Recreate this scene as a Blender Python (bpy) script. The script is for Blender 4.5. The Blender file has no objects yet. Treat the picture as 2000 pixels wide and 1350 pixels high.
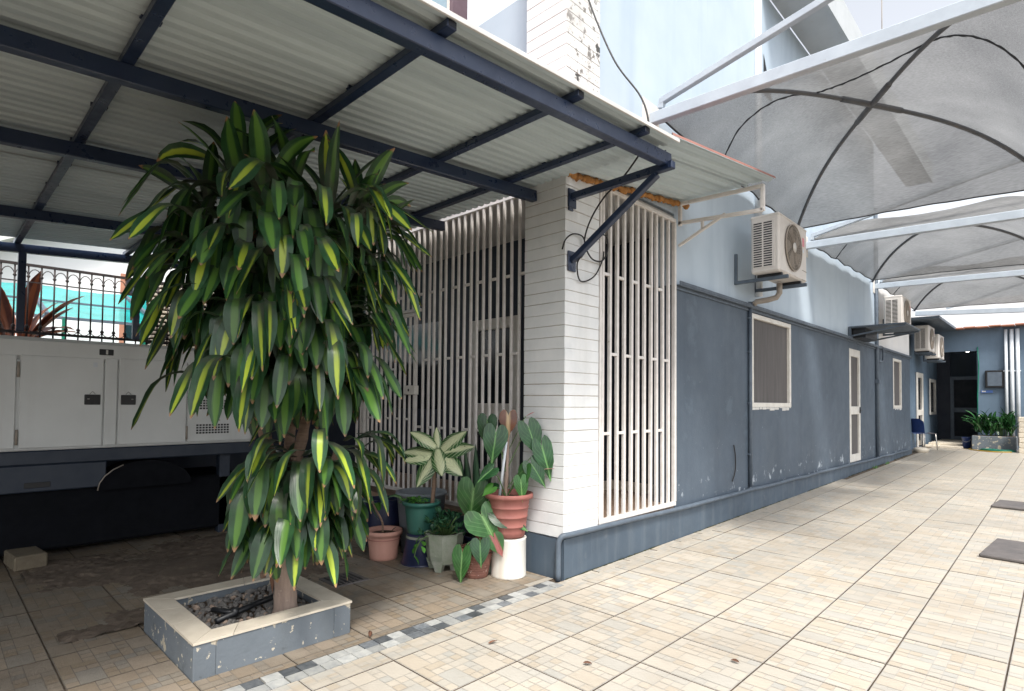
import bpy, math, random
from mathutils import Vector, Matrix, noise as mnoise
R = math.radians
random.seed(7)
scene = bpy.context.scene
COL = scene.collection

# ---------------------------------------------------------------- camera
CAM = Vector((2.646, -3.284, 1.30))
YAW = math.atan(1080/1114)
f0 = Vector((-math.sin(YAW), math.cos(YAW), 0)); r0 = Vector((math.cos(YAW), math.sin(YAW), 0)); u0 = Vector((0, 0, 1))
PT, RL = R(1.6), R(0.5)
FW = f0*math.cos(PT)+u0*math.sin(PT); UP = -f0*math.sin(PT)+u0*math.cos(PT)
RT = r0*math.cos(RL)+UP*math.sin(RL); UP = -r0*math.sin(RL)+UP*math.cos(RL)
cd = bpy.data.cameras.new('camera'); cam = bpy.data.objects.new('camera', cd); COL.objects.link(cam)
m = Matrix((RT, UP, -FW)).transposed().to_4x4(); m.translation = CAM
cam.matrix_world = m
cd.sensor_fit = 'HORIZONTAL'; cd.sensor_width = 36; cd.lens = 1114/2000*36
cd.shift_y = 0.0394; cd.clip_start = 0.05; cd.clip_end = 500
scene.camera = cam
def proj(p):
    v = Vector(p)-CAM; z = v.dot(FW)
    return 1000+1114*v.dot(RT)/z, 753.9-1114*v.dot(UP)/z, z

# ---------------------------------------------------------------- light
SUN_EL, SUN_AZ = R(58), R(128)          # azimuth measured clockwise from +Y: from the camera's right, behind
w = bpy.data.worlds.new('World'); scene.world = w; w.use_nodes = True
nt = w.node_tree; nt.nodes.clear()
sk = nt.nodes.new('ShaderNodeTexSky'); sk.sky_type = 'NISHITA'; sk.sun_disc = False
sk.sun_elevation = SUN_EL; sk.sun_rotation = SUN_AZ; sk.air_density = 1.0; sk.dust_density = 3.0; sk.ozone_density = 1.0
hs = nt.nodes.new('ShaderNodeHueSaturation'); hs.inputs['Saturation'].default_value = 0.24; hs.inputs['Value'].default_value = 1.0
bg = nt.nodes.new('ShaderNodeBackground'); bg.inputs['Strength'].default_value = 0.145
wo = nt.nodes.new('ShaderNodeOutputWorld')
nt.links.new(sk.outputs[0], hs.inputs['Color']); nt.links.new(hs.outputs[0], bg.inputs[0]); nt.links.new(bg.outputs[0], wo.inputs[0])
sd = bpy.data.lights.new('sun', 'SUN'); sd.energy = 1.8; sd.angle = R(11); sd.color = (1.0, 0.95, 0.87)
so = bpy.data.objects.new('sun', sd); COL.objects.link(so)
sdir = Vector((math.sin(SUN_AZ)*math.cos(SUN_EL), math.cos(SUN_AZ)*math.cos(SUN_EL), math.sin(SUN_EL)))
so.rotation_euler = sdir.to_track_quat('Z', 'Y').to_euler(); so.location = (0, 0, 20)
vs = scene.view_settings; vs.view_transform = 'Standard'; vs.look = 'None'; vs.gamma = 1.0; vs.use_curve_mapping = False
vs.exposure = 1.2
scene.cycles.max_bounces = 8; scene.cycles.diffuse_bounces = 5; scene.cycles.transparent_max_bounces = 12
scene.cycles.use_denoising = True
scene.cycles.sample_clamp_indirect = 6.0

# ---------------------------------------------------------------- mesh builder
class MB:
    def __init__(s): s.v = []; s.f = []; s.mi = []; s.sm = []; s.t = []; s.uv = []
    def add(s, verts, faces, mi=0, smooth=False, tint=0.0, uvs=None):
        o = len(s.v); s.v.extend([tuple(q) for q in verts])
        for k, fc in enumerate(faces):
            s.f.append([i+o for i in fc]); s.mi.append(mi); s.sm.append(smooth); s.t.append(tint)
            s.uv.append([uvs[i] for i in fc] if uvs else None)
        return s
    def box(s, a, b, bev=0.0, mi=0, tint=0.0, M=None):
        x0, y0, z0 = [min(p, q) for p, q in zip(a, b)]; x1, y1, z1 = [max(p, q) for p, q in zip(a, b)]
        if bev <= 0:
            vs_ = [(x, y, z) for z in (z0, z1) for y in (y0, y1) for x in (x0, x1)]
            fs = [(0, 2, 3, 1), (4, 5, 7, 6), (0, 1, 5, 4), (2, 6, 7, 3), (0, 4, 6, 2), (1, 3, 7, 5)]
        else:
            e = min(bev, (x1-x0)*.45, (y1-y0)*.45, (z1-z0)*.45)
            vs_ = []; idx = {}
            for i in (0, 1):
                for j in (0, 1):
                    for k in (0, 1):
                        X = (x0, x1)[i]; Y = (y0, y1)[j]; Z = (z0, z1)[k]
                        ex = e if i == 0 else -e; ey = e if j == 0 else -e; ez = e if k == 0 else -e
                        for ax, p in enumerate(((X, Y+ey, Z+ez), (X+ex, Y, Z+ez), (X+ex, Y+ey, Z))):
                            idx[(i, j, k, ax)] = len(vs_); vs_.append(p)
            g = lambda i, j, k, ax: idx[(i, j, k, ax)]
            fs = []
            for i in (0, 1):
                q = [g(i, 0, 0, 0), g(i, 1, 0, 0), g(i, 1, 1, 0), g(i, 0, 1, 0)]; fs.append(q if i else q[::-1])
                q = [g(0, i, 0, 1), g(0, i, 1, 1), g(1, i, 1, 1), g(1, i, 0, 1)]; fs.append(q if i else q[::-1])
                q = [g(0, 0, i, 2), g(1, 0, i, 2), g(1, 1, i, 2), g(0, 1, i, 2)]; fs.append(q if i else q[::-1])
            for i in (0, 1):
                for j in (0, 1):
                    sg = (i == j)
                    q = [g(i, j, 0, 0), g(i, j, 0, 1), g(i, j, 1, 1), g(i, j, 1, 0)]; fs.append(q if sg else q[::-1])
                    q = [g(i, 0, j, 0), g(i, 1, j, 0), g(i, 1, j, 2), g(i, 0, j, 2)]; fs.append(q[::-1] if sg else q)
                    q = [g(0, i, j, 1), g(0, i, j, 2), g(1, i, j, 2), g(1, i, j, 1)]; fs.append(q[::-1] if sg else q)
            for i in (0, 1):
                for j in (0, 1):
                    for k in (0, 1):
                        q = [g(i, j, k, 0), g(i, j, k, 1), g(i, j, k, 2)]
                        fs.append(q if (i+j+k) % 2 == 1 else q[::-1])
        if M is not None: vs_ = [M @ Vector(p) for p in vs_]
        return s.add(vs_, fs, mi, False, tint)
    def bar(s, p, q, w, h=None, bev=0.0, mi=0, up=(0, 0, 1)):
        p = Vector(p); q = Vector(q); d = q-p; L = d.length; d = d.normalized(); h = h or w
        up = Vector(up)
        if abs(d.dot(up)) > .98: up = Vector((0, 1, 0))
        sx = d.cross(up).normalized(); u = sx.cross(d)
        M = Matrix((sx, d, u)).transposed().to_4x4(); M.translation = p
        return s.box((-w/2, 0, -h/2), (w/2, L, h/2), bev, mi, M=M)
    def tube(s, pts, r, n=8, mi=0, cap=True, smooth=True):
        pts = [Vector(p) for p in pts]; N = len(pts)
        rr = r if isinstance(r, (list, tuple)) else [r]*N
        t0 = (pts[1]-pts[0]).normalized(); a = Vector((0, 0, 1)) if abs(t0.z) < .9 else Vector((1, 0, 0))
        nrm = t0.cross(a).normalized(); vs_ = []; uv = []
        for i, p in enumerate(pts):
            t = (pts[min(i+1, N-1)]-pts[max(i-1, 0)]).normalized()
            nrm = (nrm-t*nrm.dot(t)).normalized(); b = t.cross(nrm)
            for k in range(n):
                an = 2*math.pi*k/n; vs_.append(p+(nrm*math.cos(an)+b*math.sin(an))*rr[i])
        fs = [(i*n+k, i*n+(k+1) % n, (i+1)*n+(k+1) % n, (i+1)*n+k) for i in range(N-1) for k in range(n)]
        if cap: fs += [tuple(range(n))[::-1], tuple((N-1)*n+k for k in range(n))]
        return s.add(vs_, fs, mi, smooth)
    def lathe(s, prof, c=(0, 0, 0), n=24, mi=0, smooth=True, wob=0.0, sq=None):
        vs_ = []; c = Vector(c)
        for (r, z) in prof:
            for k in range(n):
                an = 2*math.pi*k/n; rr = r*(1+wob*math.sin(3*an+z*9))
                if sq: rr = rr*sq(an)
                vs_.append((c.x+rr*math.cos(an), c.y+rr*math.sin(an), c.z+z))
        N = len(prof)
        fs = [(i*n+k, i*n+(k+1) % n, (i+1)*n+(k+1) % n, (i+1)*n+k) for i in range(N-1) for k in range(n)]
        return s.add(vs_, fs, mi, smooth)
    def disc(s, c, r, n=20, mi=0, nrm=(0, 0, 1), smooth=False):
        nrm = Vector(nrm).normalized(); a = Vector((1, 0, 0)) if abs(nrm.x) < .9 else Vector((0, 1, 0))
        t = nrm.cross(a).normalized(); b = nrm.cross(t); c = Vector(c)
        return s.add([c+(t*math.cos(2*math.pi*k/n)+b*math.sin(2*math.pi*k/n))*r for k in range(n)], [tuple(range(n))], mi, smooth)
    def grid(s, P, mi=0, smooth=True, uv=False):
        nu = len(P); nv = len(P[0])
        fs = [(i*nv+j, (i+1)*nv+j, (i+1)*nv+j+1, i*nv+j+1) for i in range(nu-1) for j in range(nv-1)]
        uvs = [(i/(nu-1), j/(nv-1)) for i in range(nu) for j in range(nv)] if uv else None
        return s.add([p for row in P for p in row], fs, mi, smooth, 0.0, uvs)
    def mesh(s, name, mats):
        me = bpy.data.meshes.new(name); me.from_pydata(s.v, [], s.f)
        for mm in (mats if isinstance(mats, (list, tuple)) else [mats]): me.materials.append(mm)
        me.polygons.foreach_set('material_index', s.mi); me.polygons.foreach_set('use_smooth', s.sm)
        if any(s.t):
            at = me.attributes.new('tint', 'FLOAT', 'FACE'); at.data.foreach_set('value', s.t)
        if any(u is not None for u in s.uv):
            ul = me.uv_layers.new(name='UVMap'); flat = []
            for fc, u in zip(s.f, s.uv):
                for k in range(len(fc)): flat.extend(u[k] if u else (0.5, 0.5))
            ul.data.foreach_set('uv', flat)
        me.update(); return me
    def obj(s, name, mats, parent=None, loc=None, **kw):
        return link(name, s.mesh(name, mats), parent, loc, **kw)
def link(name, data, parent=None, loc=None, label=None, cat=None, group=None, kind=None):
    o = bpy.data.objects.new(name, data); COL.objects.link(o)
    if loc is not None: o.location = loc
    if parent is not None: o.parent = parent
    if label: o['label'] = label
    if cat: o['category'] = cat
    if group: o['group'] = group
    if kind: o['kind'] = kind
    return o
def thing(name, label, cat, loc=(0, 0, 0), group=None, rz=0.0, kind=None):
    o = link(name, None, None, loc, label, cat, group, kind); o.empty_display_size = .1; o.rotation_euler = (0, 0, rz); return o
def copy_tree(o, parent=None):
    c = o.copy(); COL.objects.link(c); c.parent = parent
    for ch in list(o.children): copy_tree(ch, c)
    return c

# ---------------------------------------------------------------- materials
def mat(name, col, col2=None, rough=.6, scale=8.0, detail=5.0, bump=.0, bscale=40.0, metal=0.0, spec=.5,
        streak=None, spots=None, dirt=None, rnd=0.0, trans=0.0, tint=None, stretch=(1, 1, 1), mortar=None, vmix=.5):
    m = bpy.data.materials.new(name); m.use_nodes = True; n = m.node_tree.nodes; l = m.node_tree.links
    b = n['Principled BSDF']; b.inputs['Roughness'].default_value = rough; b.inputs['Metallic'].default_value = metal
    if 'Specular IOR Level' in b.inputs: b.inputs['Specular IOR Level'].default_value = spec
    tc = n.new('ShaderNodeTexCoord'); oi = n.new('ShaderNodeObjectInfo'); geo = n.new('ShaderNodeNewGeometry')
    mp = n.new('ShaderNodeMapping'); mp.inputs['Scale'].default_value = stretch
    l.new(geo.outputs['Position'], mp.inputs['Vector'])
    def noise(sc, det=detail, vec=mp.outputs[0], ro=.6):
        k = n.new('ShaderNodeTexNoise'); k.inputs['Scale'].default_value = sc; k.inputs['Detail'].default_value = det
        k.inputs['Roughness'].default_value = ro; l.new(vec, k.inputs['Vector']); return k.outputs['Fac']
    def ramp(fac, a, c, lo=0.0, hi=1.0):
        k = n.new('ShaderNodeMapRange'); k.inputs['From Min'].default_value = a; k.inputs['From Max'].default_value = c
        k.inputs['To Min'].default_value = lo; k.inputs['To Max'].default_value = hi; l.new(fac, k.inputs['Value']); return k.outputs[0]
    def mix(fac, a, c, typ='MIX'):
        k = n.new('ShaderNodeMix'); k.data_type = 'RGBA'; k.blend_type = typ
        if hasattr(fac, 'is_linked') or hasattr(fac, 'links'): l.new(fac, k.inputs[0])
        else: k.inputs[0].default_value = fac
        for sock, val in ((k.inputs[6], a), (k.inputs[7], c)):
            if hasattr(val, 'links'): l.new(val, sock)
            else: sock.default_value = (*val, 1)
        return k.outputs[2]
    col2 = col2 or tuple(c*.72 for c in col)
    c = mix(ramp(noise(scale), .5-vmix*.4, .5+vmix*.4), col, col2)
    if tint:       # per-face colour of a printed piece
        at = n.new('ShaderNodeAttribute'); at.attribute_name = 'tint'
        cr = n.new('ShaderNodeValToRGB'); cr.color_ramp.interpolation = 'LINEAR'
        els = cr.color_ramp.elements
        for i, (p, cc) in enumerate(tint):
            e = els[i] if i < 2 else els.new(p)
            e.position = p; e.color = (*cc, 1)
        l.new(at.outputs['Fac'], cr.inputs[0])
        c = mix(.34, cr.outputs[0], c)
    if rnd:
        k = ramp(oi.outputs['Random'], 0, 1, 1-rnd, 1+rnd)
        hv = n.new('ShaderNodeHueSaturation'); l.new(k, hv.inputs['Value']); l.new(c, hv.inputs['Color']); c = hv.outputs[0]
    if streak:     # runs of dirt down a wall
        sc, amt, cc = streak
        mp2 = n.new('ShaderNodeMapping'); mp2.inputs['Scale'].default_value = (sc, sc, sc*.07); l.new(geo.outputs['Position'], mp2.inputs[0])
        c = mix(ramp(noise(1.0, 4, mp2.outputs[0]), .5, .78, 0, amt), c, cc)
    for sp in (spots or []):      # chips, mildew, flecks: (scale, threshold, softness, amount, colour)
        fac = ramp(noise(sp[0], 4, geo.outputs['Position'], .65), sp[1], sp[1]+sp[2], 0, sp[3])
        if len(sp) > 5:            # wear that only sits low on the wall
            sx = n.new('ShaderNodeSeparateXYZ'); l.new(geo.outputs['Position'], sx.inputs[0]); mu = n.new('ShaderNodeMath'); mu.operation = 'MULTIPLY'
            l.new(fac, mu.inputs[0]); l.new(ramp(sx.outputs[2], sp[5], sp[6], 1, 0), mu.inputs[1]); fac = mu.outputs[0]
        c = mix(fac, c, sp[4])
    if dirt:
        c = mix(ramp(noise(dirt[0], 6, geo.outputs['Position'], .7), dirt[1], dirt[2], 0, dirt[3]), c, dirt[4])
    l.new(c, b.inputs['Base Color'])
    rr = ramp(noise(scale*2.3, 3), .3, .7, max(.03, rough-.1), min(1, rough+.12)); l.new(rr, b.inputs['Roughness'])
    if bump:
        bp = n.new('ShaderNodeBump'); bp.inputs['Strength'].default_value = bump; bp.inputs['Distance'].default_value = .01
        l.new(noise(bscale, 6), bp.inputs['Height']); l.new(bp.outputs[0], b.inputs['Normal'])
    return m
def leafmat(name, edge, mid, width=.2, soft=.12, tip=None, v0=-.1, v1=.1, rough=.38, vein=0.0, trans=.25, rnd=.25, under=None, blotch=0.0, fade=None, rim=None, dust=0.0, lat=0.0):
    m = bpy.data.materials.new(name); m.use_nodes = True; n = m.node_tree.nodes; l = m.node_tree.links
    b = n['Principled BSDF']; b.inputs['Roughness'].default_value = rough
    tc = n.new('ShaderNodeTexCoord'); sp = n.new('ShaderNodeSeparateXYZ'); l.new(tc.outputs['UV'], sp.inputs[0]); oi = n.new('ShaderNodeObjectInfo'); geo = n.new('ShaderNodeNewGeometry')
    def math_(op, a, c=None):
        k = n.new('ShaderNodeMath'); k.operation = op
        for i, q in enumerate((a, c)):
            if q is None: continue
            if hasattr(q, 'links'): l.new(q, k.inputs[i])
            else: k.inputs[i].default_value = q
        return k.outputs[0]
    def ramp(fac, a, c, lo=0.0, hi=1.0):
        k = n.new('ShaderNodeMapRange'); k.interpolation_type = 'SMOOTHSTEP'
        for nm, q in (('From Min', a), ('From Max', c), ('To Min', lo), ('To Max', hi)):
            if hasattr(q, 'links'): l.new(q, k.inputs[nm])
            else: k.inputs[nm].default_value = q
        l.new(fac, k.inputs['Value']); return k.outputs[0]
    def mix(fac, a, c):
        k = n.new('ShaderNodeMix'); k.data_type = 'RGBA'
        if hasattr(fac, 'links'): l.new(fac, k.inputs[0])
        else: k.inputs[0].default_value = fac
        for s_, q in ((k.inputs[6], a), (k.inputs[7], c)):
            if hasattr(q, 'links'): l.new(q, s_)
            else: s_.default_value = (*q, 1)
        return k.outputs[2]
    u = math_('ABSOLUTE', math_('SUBTRACT', sp.outputs[0], .5))
    nz = n.new('ShaderNodeTexNoise'); nz.inputs['Scale'].default_value = 14; nz.inputs['Detail'].default_value = 5; l.new(geo.outputs['Position'], nz.inputs[0])
    # fine lengthwise veins
    vn = n.new('ShaderNodeTexNoise'); vn.inputs['Scale'].default_value = 1; vn.inputs['Detail'].default_value = 3
    cm = n.new('ShaderNodeCombineXYZ'); l.new(math_('MULTIPLY', sp.outputs[0], 26.0), cm.inputs[0]); l.new(math_('MULTIPLY', sp.outputs[1], 2.2), cm.inputs[1]); l.new(math_('MULTIPLY', oi.outputs['Random'], 30.0), cm.inputs[2]); l.new(cm.outputs[0], vn.inputs[0])
    wd = math_('ADD', math_('MULTIPLY', oi.outputs['Random'], width*.9), width*.45)
    uu = math_('ADD', u, math_('MULTIPLY', math_('SUBTRACT', vn.outputs['Fac'], .5), .18+blotch))
    s = ramp(uu, wd, math_('ADD', wd, soft), 1, 0)
    s = math_('MULTIPLY', s, ramp(sp.outputs[1], v0, v1))
    e2 = mix(ramp(nz.outputs['Fac'], .3, .7), edge, tuple(q*.6 for q in edge))
    c = mix(s, e2, mid)
    if vein:
        c = mix(math_('MULTIPLY', ramp(u, 0.0, .03, 1, 0), vein), c, tuple(min(1, q*1.6+.05) for q in mid))
    if dust: c = mix(math_('MULTIPLY', math_('MULTIPLY', ramp(sp.outputs[1], .25, .62, 1, 0), ramp(nz.outputs['Fac'], .28, .6)), dust), c, (.105, .10, .085))
    if lat:            # side veins running up and out from the midrib
        ph = math_('SINE', math_('MULTIPLY', math_('ADD', math_('SUBTRACT', sp.outputs[1], math_('MULTIPLY', u, -.9)), math_('MULTIPLY', nz.outputs['Fac'], .04)), 42.0))
        c = mix(math_('MULTIPLY', ramp(ph, .72, 1), lat), c, tuple(min(1, q*1.3+.03) for q in mid))
    if rim: c = mix(ramp(u, .42, .5), c, rim)
    if tip: c = mix(ramp(math_('ADD', sp.outputs[1], math_('MULTIPLY', math_('SUBTRACT', nz.outputs['Fac'], .5), .16)), .945, .98), c, tip)
    hv = n.new('ShaderNodeHueSaturation'); l.new(ramp(oi.outputs['Random'], 0, 1, 1-rnd, 1+rnd), hv.inputs['Value']); l.new(c, hv.inputs['Color'])
    l.new(hv.outputs[0], b.inputs['Base Color'])
    tr = n.new('ShaderNodeBsdfTranslucent'); l.new(hv.outputs[0], tr.inputs[0])
    ms = n.new('ShaderNodeMixShader'); ms.inputs[0].default_value = trans; l.new(b.outputs[0], ms.inputs[1]); l.new(tr.outputs[0], ms.inputs[2])
    bp = n.new('ShaderNodeBump'); bp.inputs['Strength'].default_value = .25; bp.inputs['Distance'].default_value = .004; l.new(vn.outputs['Fac'], bp.inputs['Height']); l.new(bp.outputs[0], b.inputs['Normal'])
    l.new(ms.outputs[0], n['Material Output'].inputs[0])
    return m
BR = (.16, .11, .065)
m_tile = mat('printed_tile', (.455, .41, .345), (.36, .325, .275), rough=.42, scale=9, bump=.12, bscale=55, rnd=.08, stretch=(1, 2.6, 1), spec=.4,
             tint=[(0, (.42, .355, .27)), (.35, (.52, .47, .395)), (.7, (.45, .425, .375)), (1, (.37, .38, .365))],
             spots=[(1.1, .52, .25, .5, (.34, .30, .25)), (4.5, .58, .2, .35, (.36, .30, .22)), (60, .70, .05, .5, (.2, .15, .1))], dirt=(.5, .47, .75, .45, (.30, .27, .225)))
m_tile_dirt_shade = mat('grimy_shaded_tile', (.24, .195, .15), (.155, .125, .095), rough=.55, scale=6, bump=.2, bscale=55, rnd=.14, stretch=(1, 1.6, 1), spec=.3,  # real carport dirt, with the roof's shade mixed into the darker colour
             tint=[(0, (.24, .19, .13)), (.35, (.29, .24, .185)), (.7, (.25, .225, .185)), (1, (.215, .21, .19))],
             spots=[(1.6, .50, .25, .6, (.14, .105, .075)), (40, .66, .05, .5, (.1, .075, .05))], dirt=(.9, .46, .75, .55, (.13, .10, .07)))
m_groove_d = mat('grimy_shaded_groove', (.20, .18, .15), (.13, .11, .09), rough=.7, scale=14)
m_groove = mat('tile_groove', (.42, .41, .38), (.33, .31, .28), rough=.6, scale=14)
m_grout = mat('dark_grout', (.15, .11, .075), (.06, .047, .035), rough=.9, scale=6)
m_mos_d = mat('mosaic_dark', (.07, .08, .09), (.15, .16, .17), rough=.5, scale=26, rnd=.5, bump=.1)
m_mos_l = mat('mosaic_light', (.40, .40, .38), (.27, .28, .28), rough=.5, scale=22, rnd=.2, bump=.1)
m_mud_shaded = mat('shade_darkened_mud', (.085, .065, .049), (.14, .108, .082), rough=.85, scale=5, bump=.6, bscale=22, spots=[(9, .56, .12, .7, (.21, .165, .125)), (40, .6, .1, .5, (.03, .024, .02))])
m_earth = mat('bare_earth', (.18, .15, .11), rough=.9, scale=1.5)
m_blue_lo = mat('slate_blue_paint', (.084, .112, .148), (.058, .080, .108), rough=.6, scale=1.1, vmix=.45, bump=.16, bscale=45, streak=(6, .6, (.05, .07, .098)),
                spots=[(3, .62, .08, .35, (.20, .245, .29), .45, .9), (6, .60, .05, .8, (.44, .49, .54), .38, .60), (18, .70, .03, .8, (.45, .5, .54), .5, 2.3), (55, .72, .02, .6, (.4, .45, .5)), (2.2, .60, .06, .35, (.115, .155, .20))])
m_blue_up = mat('pale_blue_paint', (.46, .545, .63), (.40, .485, .57), rough=.6, scale=1.4, bump=.06, bscale=50, streak=(4, .45, (.28, .36, .45)))
m_blue_far = mat('blue_paint_weathered', (.13, .19, .26), (.10, .15, .21), rough=.6, scale=1.8, streak=(4, .4, (.07, .10, .14)))
m_plinth = mat('grey_plinth_paint', (.072, .102, .138), (.052, .075, .104), rough=.6, scale=2, bump=.1, bscale=45, streak=(7, .35, (.2, .23, .25)),
               spots=[(16, .72, .04, .7, (.36, .33, .26)), (3, .66, .1, .4, (.17, .19, .2))])
m_white = mat('white_painted_brick', (.76, .77, .77), (.66, .68, .69), rough=.62, scale=5, bump=.25, bscale=30, streak=(6, .3, (.5, .5, .47)),
              spots=[(7, .70, .06, .4, (.32, .29, .25)), (38, .75, .03, .7, (.2, .18, .15))])
m_white_dirty = mat('white_brick_mildew', (.74, .74, .73), (.62, .62, .60), rough=.7, scale=5, bump=.3, bscale=30, streak=(8, .5, (.40, .38, .35)),
              spots=[(4.5, .63, .02, .95, (.03, .028, .025)), (12, .565, .05, .85, (.09, .08, .07)), (34, .61, .04, .75, (.07, .06, .055)), (2.0, .5, .2, .5, (.42, .41, .39))])
m_mortar = mat('mortar_dirty', (.62, .57, .52), (.27, .21, .16), rough=.9, scale=12, vmix=.8)
m_frame = mat('white_frame_paint', (.72, .70, .66), (.60, .57, .52), rough=.45, scale=10, spots=[(18, .70, .05, .7, (.25, .16, .10))])
m_bar = mat('white_bar_paint', (.72, .69, .67), (.60, .57, .54), rough=.45, scale=14, spots=[(26, .70, .05, .8, (.20, .11, .07))])
m_steel = mat('navy_steel_paint', (.010, .021, .056), (.017, .032, .074), rough=.34, scale=7, spec=.6, spots=[(22, .70, .05, .6, (.10, .055, .04))])
m_sheet = mat('weathered_roof_sheet', (.58, .67, .70), (.43, .51, .545), rough=.55, scale=1.3, bump=.05, stretch=(6, .5, 1), spots=[(5, .68, .12, .3, (.24, .25, .24))], rnd=.06)
m_sheet_top = mat('red_roof_paint', (.30, .14, .11), (.25, .11, .09), rough=.6, scale=4)
m_flash = mat('white_edge_flashing', (.66, .66, .64), (.55, .54, .52), rough=.5, scale=6)
m_sailbar = mat('sail_frame_paint', (.46, .52, .58), (.38, .43, .49), rough=.45, scale=7, spots=[(20, .70, .06, .6, (.25, .2, .16))])
m_pipe_d = mat('sail_arch_pipe', (.07, .08, .095), (.11, .11, .115), rough=.5, scale=9, spots=[(14, .62, .1, .5, (.16, .11, .08))])
m_seam = mat('sail_seam_band', (.045, .05, .058), rough=.8, scale=30)
m_foam = mat('orange_foam_sealant', (.50, .24, .07), (.30, .13, .04), rough=.85, scale=30, bump=.9, bscale=60)
m_ac = mat('off_white_ac_paint', (.66, .63, .60), (.58, .55, .52), rough=.42, scale=4, streak=(9, .3, (.4, .36, .32)))
m_black = mat('black_plastic', (.012, .013, .016), rough=.4, scale=10)
m_void = mat('dark_interior', (.012, .016, .024), rough=.8, scale=3)
m_grillemetal = mat('fan_guard_metal', (.26, .225, .19), (.34, .3, .26), rough=.5, scale=15)
m_screen = mat('insect_screen', (.075, .070, .070), (.105, .097, .097), rough=.7, scale=3, stretch=(1, 6, .4))
m_glass = mat('dark_glass', (.015, .02, .028), rough=.08, scale=2)
m_gen = mat('generator_grey_paint', (.66, .68, .68), (.60, .62, .62), rough=.5, scale=3, streak=(6, .2, (.35, .34, .32)), spots=[(30, .74, .03, .6, (.2, .18, .16))])
m_genbase = mat('generator_navy_paint', (.018, .028, .048), (.026, .036, .056), rough=.5, scale=5)
m_iron = mat('black_wrought_iron', (.018, .018, .022), (.05, .03, .025), rough=.6, scale=20)
m_conc = mat('mossy_concrete', (.30, .31, .27), (.19, .23, .16), rough=.9, scale=9, bump=.5, bscale=45, streak=(8, .4, (.16, .2, .14)), spots=[(40, .68, .05, .6, (.5, .5, .46))])
m_planter = mat('planter_grey_paint', (.15, .175, .20), (.115, .135, .155), rough=.75, scale=3.5, bump=.3, bscale=35, streak=(6, .35, (.11, .12, .12)),
                spots=[(8, .60, .03, .9, (.50, .44, .33)), (20, .63, .03, .9, (.58, .52, .41)), (6, .66, .08, .6, (.06, .055, .05)), (15, .60, .06, .6, (.05, .05, .045), .0, .05)])
m_cope = mat('beige_coping_tile', (.64, .58, .48), (.53, .47, .38), rough=.45, scale=5, bump=.08, rnd=.06, stretch=(1.5, 1.5, 1), spots=[(7, .66, .1, .6, (.28, .18, .10))])
m_gravel = mat('grey_gravel', (.16, .155, .15), (.30, .28, .26), rough=.85, scale=14, bump=.4, rnd=.5, vmix=.6)
m_gravel2 = mat('brown_stone', (.26, .19, .15), (.36, .28, .22), rough=.85, scale=12, bump=.4)
m_soil = mat('potting_soil', (.045, .03, .02), (.09, .06, .04), rough=.95, scale=30, bump=.8, bscale=80)
m_bark = mat('grey_brown_bark', (.36, .27, .22), (.22, .16, .13), rough=.85, scale=9, bump=.9, bscale=28, stretch=(3, 3, .5), spots=[(20, .62, .1, .5, (.5, .42, .36))])
m_stemb = mat('ringed_brown_stem', (.30, .20, .14), (.17, .11, .08), rough=.8, scale=10, bump=.8, bscale=40, stretch=(.6, .6, 6))
m_stemg = mat('green_stem', (.07, .14, .04), (.10, .17, .06), rough=.5, scale=12)
m_pink = mat('pink_clay_pot', (.56, .30, .24), (.46, .24, .19), rough=.7, scale=5, streak=(9, .35, (.66, .44, .37)), spots=[(22, .7, .08, .5, (.35, .18, .14))])
m_terra = mat('terracotta_pot', (.36, .135, .11), (.28, .10, .085), rough=.65, scale=5, streak=(8, .35, (.56, .30, .25)), spots=[(30, .68, .05, .6, (.6, .42, .36))])
m_brown = mat('rough_brown_pot', (.27, .12, .09), (.18, .08, .06), rough=.8, scale=9, bump=.3, spots=[(26, .60, .06, .7, (.52, .42, .36))], stretch=(1, 1, 5))
m_greenpot = mat('green_plastic_pot', (.035, .15, .115), (.025, .11, .09), rough=.5, scale=6, streak=(7, .4, (.10, .22, .18)))
m_navy = mat('navy_plastic', (.010, .014, .045), (.014, .02, .06), rough=.4, scale=6)
m_whitedrum = mat('white_metal_drum', (.74, .74, .70), (.66, .65, .6), rough=.45, scale=4, streak=(8, .5, (.42, .28, .16)), spots=[(9, .68, .05, .6, (.34, .19, .1))])
m_greybin = mat('grey_plastic_bin', (.30, .33, .37), (.25, .28, .32), rough=.5, scale=4)
m_conduit = mat('painted_conduit', (.10, .13, .165), (.07, .09, .12), rough=.55, scale=9)
m_cable = mat('black_cable', (.012, .012, .014), rough=.5)
m_pvc = mat('pale_pvc_pipe', (.62, .66, .70), (.52, .56, .6), rough=.4, scale=6)
m_plate = mat('dark_cover_plate', (.085, .08, .08), (.14, .125, .12), rough=.7, scale=6, bump=.3)
m_white_wall = mat('white_render', (.80, .80, .80), (.72, .73, .75), rough=.7, scale=1.2, streak=(3, .2, (.6, .6, .6)))
m_teal = mat('teal_shade_net', (.0, .40, .40), (.0, .33, .35), rough=.7, scale=3)
m_rooftile = mat('orange_roof_tile', (.46, .21, .13), (.35, .15, .1), rough=.7, scale=8)
m_bluebkt = mat('blue_plastic_bucket', (.015, .04, .16), rough=.4, scale=6)
m_hoseg = mat('green_hose', (.0, .17, .10), (.0, .12, .08), rough=.45, scale=9)
m_hosey = mat('yellow_hose', (.45, .28, .03), rough=.45, scale=9)
m_silver = mat('bright_metal', (.6, .58, .55), rough=.35, scale=8, metal=.8)
m_red = mat('faded_red_paint', (.16, .035, .04), (.11, .03, .03), rough=.5, scale=5)
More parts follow.
